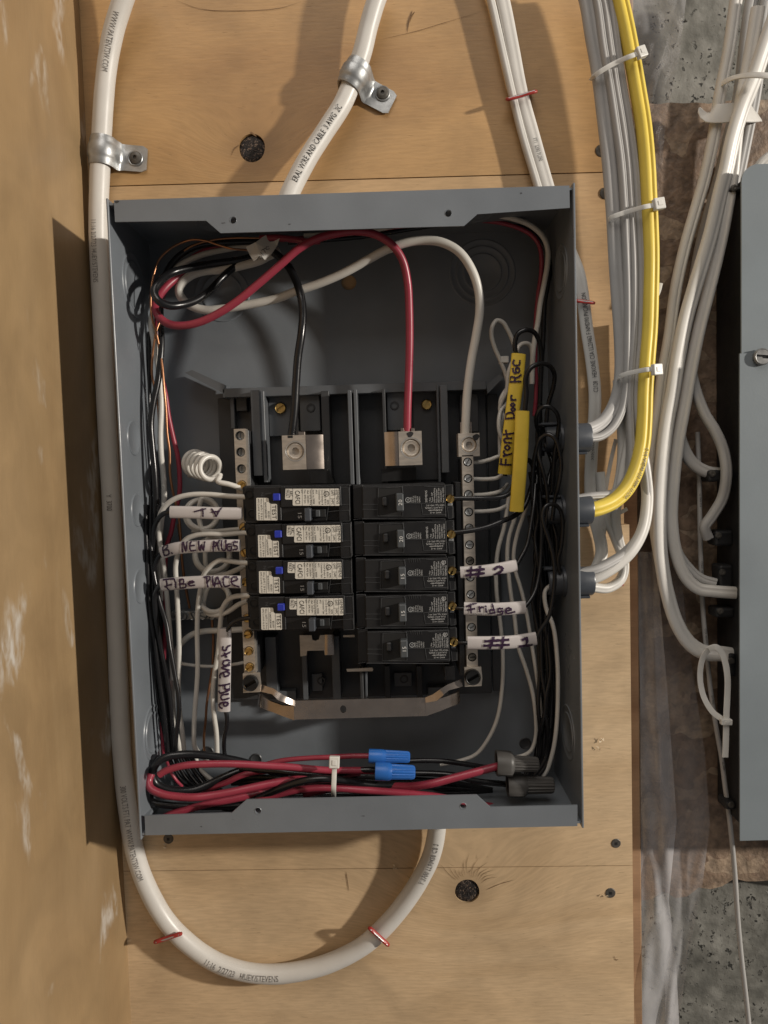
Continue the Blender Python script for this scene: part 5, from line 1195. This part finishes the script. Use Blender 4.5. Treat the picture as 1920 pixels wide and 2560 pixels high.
c = cable('heavy white cable entering the top of the box through a metal clamp', 'jacket_white', 46,
      [(700, 560), (718, 500), (738, 455), (772, 392), (815, 325), (857, 259), (882, 199), (905, 133), (923, 60), (941, 0), (965, -60)], (20, 22, 20, 16, 14, 16, 18, 20))
path = o_path[c.name][0]
print_on(c, 'ERAL WIRE AND CABLE  3 AWG  2C', path.nearest(P(748, 470, .02))-.0, .0046, -.001, 'jacket_ink_dark', False, .62)
# flat pair on its way behind the box
grp = 'flat white cables between the heavy one and the bundle'
flat_cable('cable', 'narrow white cable, left of the pair entering the box top', 'cable', 'jacket_white', 18, 24, [(1210, -60), (1227, 0), (1257, 133), (1282, 241), (1306, 338), (1342, 458), (1360, 520)], (8, 7, 6, 8), None, grp, .1)
c = flat_cable('cable', 'broad white cable, right of the pair entering the box top', 'cable', 'jacket_white', 33, 16, [(1240, -60), (1257, 0), (1281, 120), (1302, 229), (1332, 338), (1366, 458), (1385, 520)], (9, 8, 7, 9), None, grp)
print_on(c, 'FT1  5390 PL090', s_at(o_path[c.name][0], 1320, 352, 8), .0030, 0, 'jacket_ink_dark', False, .6)
c = flat_cable('cable', 'flat printed white cable emerging right of the box beside the bundle', 'cable', 'jacket_white', 31, 17, [(1412, 600), (1430, 640), (1447, 685), (1457, 742), (1467, 822), (1479, 901), (1487, 980), (1486, 1043), (1481, 1100), (1478, 1150), (1476, 1220), (1482, 1280), (1496, 1330), (1504, 1380), (1494, 1415), (1478, 1440), (1448, 1452)], (5, 9, 10, 9, 8, 8, 12, 24, 34), None, None)
print_on(c, 'C2128   HEXONE CSA LL23462 F NMD90 PVC/NYLON', s_at(o_path[c.name][0], 1455, 735, 9), .0036, 0, 'jacket_ink_dark', True, .62)
print_on(c, '>>>>1<<<', s_at(o_path[c.name][0], 1480, 1105, 9), .0034, 0, 'jacket_ink_dark', False, .62)

# insulated staples
def staple(label, a, b_, d0, w=11):
    A, B_ = P(*a, d0/1000), P(*b_, d0/1000)
    root = empty('cable_staple', A); tag(root, label, 'staple')
    t = (B_-A).normalized(); base_a = P(a[0]+(b_[0]-a[0])*.22, a[1]+(b_[1]-a[1])*.22, .001); base_b = P(b_[0]+(a[0]-b_[0])*.22, b_[1]+(a[1]-b_[1])*.22, .001)
    pts = [base_a, A.lerp(base_a, .18), A+t*.0006, A.lerp(B_, .5), B_-t*.0006, B_.lerp(base_b, .18), base_b]
    bm = bmesh.new(); add_sweep(bm, Path(pts, Vector((.2, -.6, .8)), 4), prof_flat(mm(w, .02)/2, .0011, 12, 3)); s = obj('insulator', bm, 'staple_red', root, smooth=True, angle=45)
    off = Vector((0, -.0012, 0)); bm = bmesh.new(); add_sweep(bm, Path([A+off+t*.001, A.lerp(B_, .5)+off, B_+off-t*.001], None, 4), prof_round(.00065, 8)); obj('wire', bm, 'zinc', root, smooth=True, angle=60)
staple('red staple over the flat pair of cables above the box', (1268, 249), (1340, 228), 13)
staple('red staple right of the box beside the printed cable', (1440, 752), (1484, 757), 15)
staple('red staple on the left of the cable loop below the box', (388, 2355), (452, 2334), 18)
staple('red staple on the right of the cable loop below the box', (924, 2320), (970, 2362), 19)
staple('red staple end below the lowest grey bushing', (1538, 1460), (1556, 1461), 14, 9)

# one-hole strap clamps
def clamp(label, c_px, d, r_px, u_dir, width_px, screw_px, ear_px):
    """u_dir: across the cable towards the screw (pixel vector); the band is width_px long along the cable"""
    root = empty('cable_clamp', P(*c_px, 0)); tag(root, label, 'cable clamp')
    C_ = P(*c_px, d/1000); u = (P(c_px[0]+u_dir[0], c_px[1]+u_dir[1], d/1000)-C_).normalized(); n_ = Vector((0, -1, 0)); v = n_.cross(u)   # v along the cable
    R = mm(r_px, d/1000)+.0008; prof = []
    z0 = -d/1000
    prof.append((-R, z0+.0008)); prof.append((-R, z0*.4))
    for k in range(11):
        t = math.pi*(1-k/10); prof.append((R*math.cos(t), R*math.sin(t)))
    prof += [(R+.0006, -R*.35), (R+.0016, -d/1000*.72+.001), (R+.0032, z0+.0016), (R+.006, z0+.0012)]
    E_ = mm(ear_px, d/1000); prof += [(R+E_*.55, z0+.0012), (R+E_*.85, z0+.0012), (R+E_, z0+.0012)]
    hw = mm(width_px, d/1000)/2; rows = []
    vs_ = (-1, -.8, -.62, -.42, -.3, 0, .3, .42, .62, .8, 1); n = len(prof)
    bm = bmesh.new()
    for k, (a, h) in enumerate(prof):
        a2, h2 = prof[min(k+1, n-1)]; a1, h1 = prof[max(k-1, 0)]
        tn = Vector((a2-a1, h2-h1, 0)).normalized(); nn = Vector((-tn.y, tn.x, 0))
        if nn.y < 0 and k > n-6: nn = -nn
        rib = .0011 if k < n-4 else 0.0
        tap = .80 if k == n-1 else 1
        row = []
        for s_ in vs_:
            lift = rib*(1 if abs(s_) <= .31 else (.55 if abs(s_) < .45 else 0)) - (.0005 if abs(s_) > .9 and k < n-4 else 0)
            row.append(bm.verts.new(C_ + u*(a+nn.x*lift) + n_*(h+nn.y*lift) + v*(s_*hw*tap*(1.0 if k < n-5 else .94))))
        rows.append(row)
    fs = [bm.faces.new((p[i], p[i+1], q[i+1], q[i])) for p, q in zip(rows, rows[1:]) for i in range(len(vs_)-1)]
    bm.normal_update(); bmesh.ops.solidify(bm, geom=fs, thickness=.0013)
    band = obj('band', bm, 'zinc', root, smooth=True, angle=50)
    sc = P(*screw_px, .0032)
    lathe('washer_rim', sc, (0, -1, 0), [(0, .0058), (.0004, .0054), (.0001, .0046)], 'zinc', root, n=24)
    lathe('screw', sc, (0, -1, 0), [(0, .0046), (.0012, .0043), (.0019, .0030), (.0019, .0016), (.0006, .0014), (.0006, 0)], 'dark_screw', root, n=20)
clamp('galvanised strap clamp with square-drive screw on the left heavy cable', (257, 382), 8, 25, (1, .08), 66, (338, 395), 74)
clamp('galvanised strap clamp tilted on the cable above the box', (886, 190), 14, 25, (.88, .47), 62, (956, 233), 76)

# ---------------------------------------------------------------- cable bundle on the right
B1 = 'cables tied in the bundle right of the box'
edge = (.9, -.35, .1)                # broad sides of the stacked cables face sideways
flat_cable('cable', 'shaded white cable, leftmost of the tied bundle', 'cable', 'jacket_white_shaded', 34, 26, [(1444, -60), (1465, 0), (1481, 95), (1495, 174), (1509, 285), (1523, 411), (1533, 538), (1538, 632), (1544, 727), (1551, 822), (1554, 916), (1550, 964), (1537, 1011), (1511, 1052), (1479, 1072), (1448, 1078), (1415, 1080)], (24, 23, 22, 21, 20, 20, 20, 30, 40), None, B1)
flat_cable('cable', 'shaded white cable, second from left in the tied bundle', 'cable', 'jacket_white_shaded', 20, 34, [(1468, -60), (1489, 0), (1508, 127), (1525, 222), (1539, 316), (1552, 411), (1561, 538), (1565, 632), (1568, 727), (1568, 853), (1566, 932), (1562, 985), (1552, 1030), (1530, 1070), (1500, 1092), (1470, 1097), (1440, 1098), (1410, 1096)], (26, 25, 24, 23, 22, 23, 34, 44), None, B1, .12)
flat_cable('cable', 'shaded white cable, third from left in the tied bundle', 'cable', 'jacket_white_shaded', 19, 34, [(1486, -60), (1506, 0), (1525, 127), (1539, 222), (1555, 316), (1568, 411), (1577, 538), (1582, 632), (1584, 727), (1583, 822), (1577, 916), (1572, 990), (1574, 1060), (1576, 1130), (1570, 1190), (1545, 1226), (1515, 1237), (1479, 1240), (1445, 1246), (1410, 1250)], (26, 25, 24, 24, 23, 23, 25, 38, 44), None, B1, .12)
flat_cable('cable', 'shaded white cable, fourth from left in the tied bundle against the yellow', 'cable', 'jacket_white_shaded', 22, 34, [(1502, -60), (1523, 0), (1541, 127), (1555, 222), (1571, 316), (1584, 411), (1593, 538), (1599, 650), (1600, 760), (1597, 850), (1590, 930), (1588, 1010), (1596, 1090), (1608, 1160), (1616, 1230), (1612, 1304), (1590, 1352), (1558, 1385), (1525, 1406), (1489, 1423), (1450, 1432), (1415, 1435)], (25, 24, 23, 23, 22, 22, 22, 30, 44, 44), None, B1, .12)
flat_cable('cable', 'pale cable bowing outwards to the lowest grey bushing', 'cable', 'jacket_white', 28, 30, [(1560, 800), (1572, 900), (1586, 1000), (1600, 1100), (1614, 1190), (1618, 1250), (1608, 1320), (1580, 1375), (1545, 1410), (1505, 1436), (1470, 1450), (1430, 1456)], (9, 12, 20, 34, 40, 42), None, B1, .12)
flat_cable('cable', 'pale cable slack below the lowest bushing', 'cable', 'jacket_white', 24, 26, [(1500, 1180), (1512, 1280), (1540, 1350), (1560, 1410), (1552, 1448), (1520, 1470), (1480, 1468), (1440, 1464)], (10, 12, 20, 36), None, B1, .12)
flat_cable('cable', 'white cable hanging behind the bushings beside the bundle', 'cable', 'jacket_white', 26, 20, [(1545, 950), (1555, 1060), (1556, 1150), (1545, 1220), (1528, 1262), (1508, 1300), (1500, 1340)], (12, 14, 10), None, B1, .12)
flat_cable('cable', 'white cable crossing behind the middle bushing', 'cable', 'jacket_white', 22, 20, [(1596, 960), (1580, 1060), (1562, 1150), (1548, 1230), (1540, 1290), (1548, 1350), (1560, 1390)], (16, 18, 12), None, B1, .12)
c = flat_cable('cable', 'bright yellow cable along the right side of the bundle', 'cable', 'jacket_yellow', 37, 40, [(1532, -60), (1550, 0), (1568, 79), (1580, 142), (1594, 222), (1609, 316), (1618, 411), (1622, 490), (1626, 570), (1628, 640), (1627, 727), (1624, 822), (1618, 901), (1613, 980), (1611, 1043), (1606, 1110), (1592, 1170), (1568, 1220), (1536, 1252), (1504, 1268), (1478, 1275), (1445, 1281), (1410, 1283)], (29, 28, 28, 28, 27, 27, 28, 36, 46, 46), None, B1, .24)
print_on(c, 'C-UL NMD90 12/2 300V  LL1234', s_at(o_path[c.name][0], 1612, 1110, 44), .0030, .002, 'jacket_ink_dark', False, .7)
tie('white cable tie, topmost on the bundle with the yellow cable', [(1478, 200, 18), (1489, 187, 30), (1512, 172, 33), (1545, 154, 35), (1578, 140, 39), (1596, 134, 38)], 12, (1603, 131), 38, hsz=(12, 13.5))
tie('white cable tie, second on the bundle with the yellow cable', [(1522, 560, 14), (1526, 545, 28), (1548, 536, 31), (1580, 526, 33), (1612, 517, 38), (1636, 513, 37)], 12, (1647, 510), 37, hsz=(14, 14))
tie('white cable tie, third on the bundle above the bushings', [(1545, 955, 12), (1549, 942, 29), (1562, 936, 32), (1590, 929, 34), (1616, 924, 39), (1630, 923, 38)], 12, (1642, 924), 38, hsz=(13, 14))
# loose strip ends of ties
for lb, pts, d in (('clear plastic strip lying on the planks between the bushings', [(1540, 1098), (1530, 1140), (1520, 1190), (1512, 1240)], 6), ('white tie tail sticking out behind the yellow cable', [(1640, 745), (1648, 725), (1652, 708)], 14), ('clear tie tail below the middle bushing', [(1530, 1268), (1545, 1282), (1568, 1272)], 14)):
    path = pix_path(pts, d); bm = bmesh.new(); add_sweep(bm, path, prof_flat(mm(10, d/1000)/2, .0006, 10, 4)); o = obj('tie_tail', bm, 'nylon', None, smooth=True, angle=40); tag(o, lb, 'cable tie')

# ---------------------------------------------------------------- snap-in bushings in the right wall
for k, (cy, dz, lb) in enumerate(((1095, 40, 'topmost of the three in the right wall'), (1275, 42, 'middle one of the three, with the yellow cable'), (1453, 42, 'lowest of the three in the right wall'))):
    x_w = W; c = P(1445, cy, dz/1000); c = Vector((x_w, -dz/1000, c.z))
    root = empty('cable_bushing', c); tag(root, 'dark grey plastic cable bushing, ' + lb, 'cable bushing', 'cable bushings in the right wall')
    r = .0102
    lathe('outer_collar', c, (1, 0, 0), [(.0002, r), (.0006, r*1.04), (.0180, r*1.04), (.0192, r*.98), (.0192, r*.86), (.002, r*.82), (.002, r*.5)], 'slate_plastic', root, n=28)
    lathe('inner_barrel', c, (-1, 0, 0), [(.0016, r*1.12), (.0034, r*1.10), (.0040, r*.98), (.0130, r*.94), (.0140, r*.86), (.0040, r*.80)], 'slate_plastic', root, n=28)
    box('locking_tab', (c.x+.0004, c.x+.0165, c.y-.0050, c.y+.0040, c.z-r*1.18, c.z-r*.99), 'slate_plastic', root, .0004)
    box('release_wedge', (c.x-.0170, c.x-.0036, c.y-.0060, c.y+.0030, c.z+r*.92, c.z+r*1.12), 'slate_plastic', root, .0006)

# ================================================================ NEIGHBOURING PANEL ON THE RIGHT
DP = .022
simple('cover_screw_metal', (.24, .24, .235), .4, metal=.6, var=.15, vscale=300)
np_ = empty('neighbour_panel', P(1900, 2098, .02)); tag(np_, 'grey closed panel with covers cut off by the right edge', 'panel')
def corner_px(x, y): return XZ(x, y, DP)
xl = (P(1852, 700, DP).x + P(1856, 1900, DP).x)/2
zt, zb, zs = P(1870, 411, DP).z, P(1880, 2098, DP).z, P(1870, 884, DP).z
rr = .012
arc = [(xl+rr-rr*math.cos(t), zt-rr+rr*math.sin(t)) for t in [math.pi/2*k/6 for k in range(7)]]
bm = plate_bm([(xl, zs-.004)] + arc + [(xl+.30, zt), (xl+.30, zs-.004)], [], lambda u, v: (u, -DP, v), Vector((0, .0018, 0))); obj('upper_cover', bm, 'panel_paint', np_)
bm = plate_bm([(xl-.0022, zb), (xl+.30, zb), (xl+.30, zs), (xl-.0022, zs)], [], lambda u, v: (u, -DP-.0019, v), Vector((0, .0016, 0))); obj('lower_cover', bm, 'panel_paint', np_)
box('body', (xl+.006, xl+.28, -DP+.0020, .033, zb+.004, zt-.006), 'rubber_black', np_, .001)
slotted(P(1902, 893, DP+.002), mm(21, DP), 'cover_screw_metal', np_, 'cover_screw', -.1, .0034)
for y in (425, 490, 1040): pass
# dark clamp bodies on its side
for (x, y, w_, h_, d0, wh) in ((1790, 1345, 16, 40, -8, 'under the bulging cable end'), (1800, 1440, 14, 60, -8, 'above the lower cable end'), (1795, 1530, 22, 26, -6, 'below the second cable end'), (1822, 1660, 14, 60, -4, 'beside the large open cable tie'), (1775, 1190, 20, 30, -10, 'at the short turning cable'), (1828, 478, 26, 12, 6, 'near its top corner'), (1822, 2010, 26, 22, -4, 'near its bottom corner')):
    c = P(x, y, d0/1000); s1, s2 = mm(w_, .01), mm(h_, .01)
    root = empty('cable_connector', c); tag(root, 'black clamp on the dark side of the right panel, ' + wh, 'cable clamp', 'black clamps on the side of the right panel')
    box('clamp_body', (c.x-s1/2, max(c.x+s1/2, xl+.0065), c.y-.004, c.y+.012, c.z-s2/2, c.z+s2/2), 'rubber_black', root, .002, 2)
    lathe('clamp_screw', c+Vector((0, -.004, s2*.2)), (0, -1, 0), [(0, .0026), (.001, .0024), (.0013, .001), (.0008, 0)], 'dark_screw', root, n=12)

# cables running down into its side
B2 = 'cables running into the right panel'
flat_cable('cable', 'broad white cable sweeping down the gap into the right panel', 'cable', 'jacket_white', 39, 24, [(1960, -20), (1932, 60), (1906, 133), (1885, 196), (1856, 269), (1832, 348), (1815, 427), (1799, 490), (1777, 585), (1752, 670), (1732, 735), (1714, 800), (1697, 885), (1682, 980), (1667, 1059), (1657, 1138), (1650, 1233), (1649, 1320), (1653, 1395), (1669, 1485), (1694, 1562), (1726, 1610), (1764, 1632), (1802, 1634), (1845, 1640)], (22, 17, 12, 7, 4, 1, -1, -3, -4, -5, -5), (.35, -.9, .2), B2)
flat_cable('cable', 'white cable left of the broad one in the right gap', 'cable', 'jacket_white', 28, 26, [(1850, -60), (1840, 0), (1822, 127), (1800, 237), (1783, 348), (1758, 459), (1735, 538), (1712, 620), (1690, 720), (1672, 850), (1656, 940), (1645, 1030), (1634, 1110), (1629, 1200), (1634, 1290), (1648, 1390), (1668, 1490), (1700, 1575), (1740, 1622), (1790, 1640)], (8, 4, -4, -8, -10, -10, -14, -16), None, B2)
flat_cable('cable', 'white cable right of the broad one in the right gap', 'cable', 'jacket_white', 31, 24, [(1895, 20), (1872, 160), (1845, 300), (1828, 450), (1810, 560), (1793, 640), (1772, 727), (1748, 822), (1729, 916), (1712, 1011), (1695, 1106), (1684, 1201), (1679, 1300), (1691, 1385), (1716, 1445), (1748, 1472), (1785, 1478), (1840, 1482)], (14, 8, 0, -6, -8, -10, -8, 0), (-.3, -.95, .1), B2)
flat_cable('cable', 'white cable bulging right against the dark side of the right panel', 'cable', 'jacket_white_shaded', 26, 24, [(1716, 860), (1728, 930), (1742, 985), (1762, 1035), (1788, 1078), (1808, 1125), (1816, 1185), (1806, 1245), (1780, 1290), (1762, 1318), (1770, 1345)], (-14, -12, -4, 2, -4, -8), None, B2, .12)
flat_cable('cable', 'short white cable turning right behind the others in the gap', 'cable', 'jacket_white_shaded', 30, 22, [(1690, 1050), (1706, 1115), (1732, 1158), (1770, 1180), (1830, 1184)], (-16, -14, -10), None, B2)
flat_cable('cable', 'shaded white cable hanging at the far upper right', 'cable', 'jacket_white_shaded', 30, 22, [(1900, -60), (1880, 0), (1862, 127), (1846, 253), (1826, 330), (1800, 440), (1778, 520), (1752, 620), (1730, 740), (1712, 850)], (-10, -14, -20, -22), None, B2)
flat_cable('cable', 'shaded white cable in the upper right corner', 'cable', 'jacket_white_shaded', 30, 22, [(1935, -60), (1915, 10), (1902, 120), (1884, 250), (1868, 330), (1850, 420), (1838, 480)], (-6, -12, -16), None, B2)
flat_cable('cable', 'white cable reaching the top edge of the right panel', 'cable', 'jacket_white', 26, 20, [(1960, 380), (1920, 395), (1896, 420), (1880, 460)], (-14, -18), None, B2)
flat_cable('cable', 'lowest short white cable entering the side of the right panel', 'cable', 'jacket_white_shaded', 24, 20, [(1660, 1240), (1676, 1320), (1694, 1380), (1722, 1420), (1752, 1446), (1790, 1458)], (-18, -16, -8), None, B2)
# strap across the upper right cables
path = Path([P(x, y, d/1000) for x, y, d in ((1764, 284, -20), (1772, 285, 4), (1800, 284, 8), (1840, 281, 7), (1880, 283, 2), (1892, 286, -20))]); bm = bmesh.new(); add_sweep(bm, path, prof_flat(mm(46, .01)/2, .0008, 12, 5)); o = obj('cable_strap', bm, 'jacket_white', None, smooth=True, angle=40); tag(o, 'wide white strap across the upper right cables', 'cable strap')
path = Path([P(x, y, d/1000) for x, y, d in ((1796, 214, 4), (1830, 196, 16), (1875, 188, 28), (1925, 190, 34), (1960, 196, 30))]); bm = bmesh.new(); add_sweep(bm, path, prof_flat(mm(14, .02)/2, .0006, 12, 5)); o = obj('cable_tie', bm, 'nylon', None, smooth=True, angle=40); tag(o, 'thin cable tie across the uppermost right cables', 'cable tie')
c = wire('cable', 'thin speckled off-white cable hanging down the right gap to the bottom', 'cable', 'jacket_white_shaded', 12, [(1744, 1080), (1748, 1200), (1750, 1327), (1753, 1430), (1757, 1520), (1766, 1625), (1778, 1738), (1793, 1833), (1804, 1896), (1812, 1960), (1824, 2051), (1836, 2171), (1844, 2290), (1852, 2380), (1866, 2503), (1876, 2600)], (-22, -18, -12, -8, -8), None)
path = o_path[c.name][0]
for k in range(5): print_on(c, ('LL 300V FT4', 'COAX 75C', 'CMX 18AWG', 'E119932', 'LL 300V')[k], .05+.055*k, .0018, 0, 'jacket_ink_dark', False, .8)
# open cable tie hanging at the right
root = tie('large open cable tie looped under the cable at the right panel', [(1772, 1622, 10), (1790, 1618, 12), (1804, 1632, 12), (1814, 1660, 12), (1819, 1700, 12), (1818, 1745, 12), (1816, 1790, 13), (1815, 1840, 13), (1813, 1893, 13)], 17, (1815, 1804), 14, hsz=(8, 15))
path = Path([P(x, y, d/1000) for x, y, d in ((1772, 1622, 8), (1757, 1645, 4), (1750, 1690, 2), (1758, 1738, 4), (1780, 1778, 8), (1808, 1800, 11))]); bm = bmesh.new(); add_sweep(bm, path, prof_flat(mm(15, .02)/2, .0006, 12, 5)); obj('strap', bm, 'nylon', root, smooth=True, angle=40)
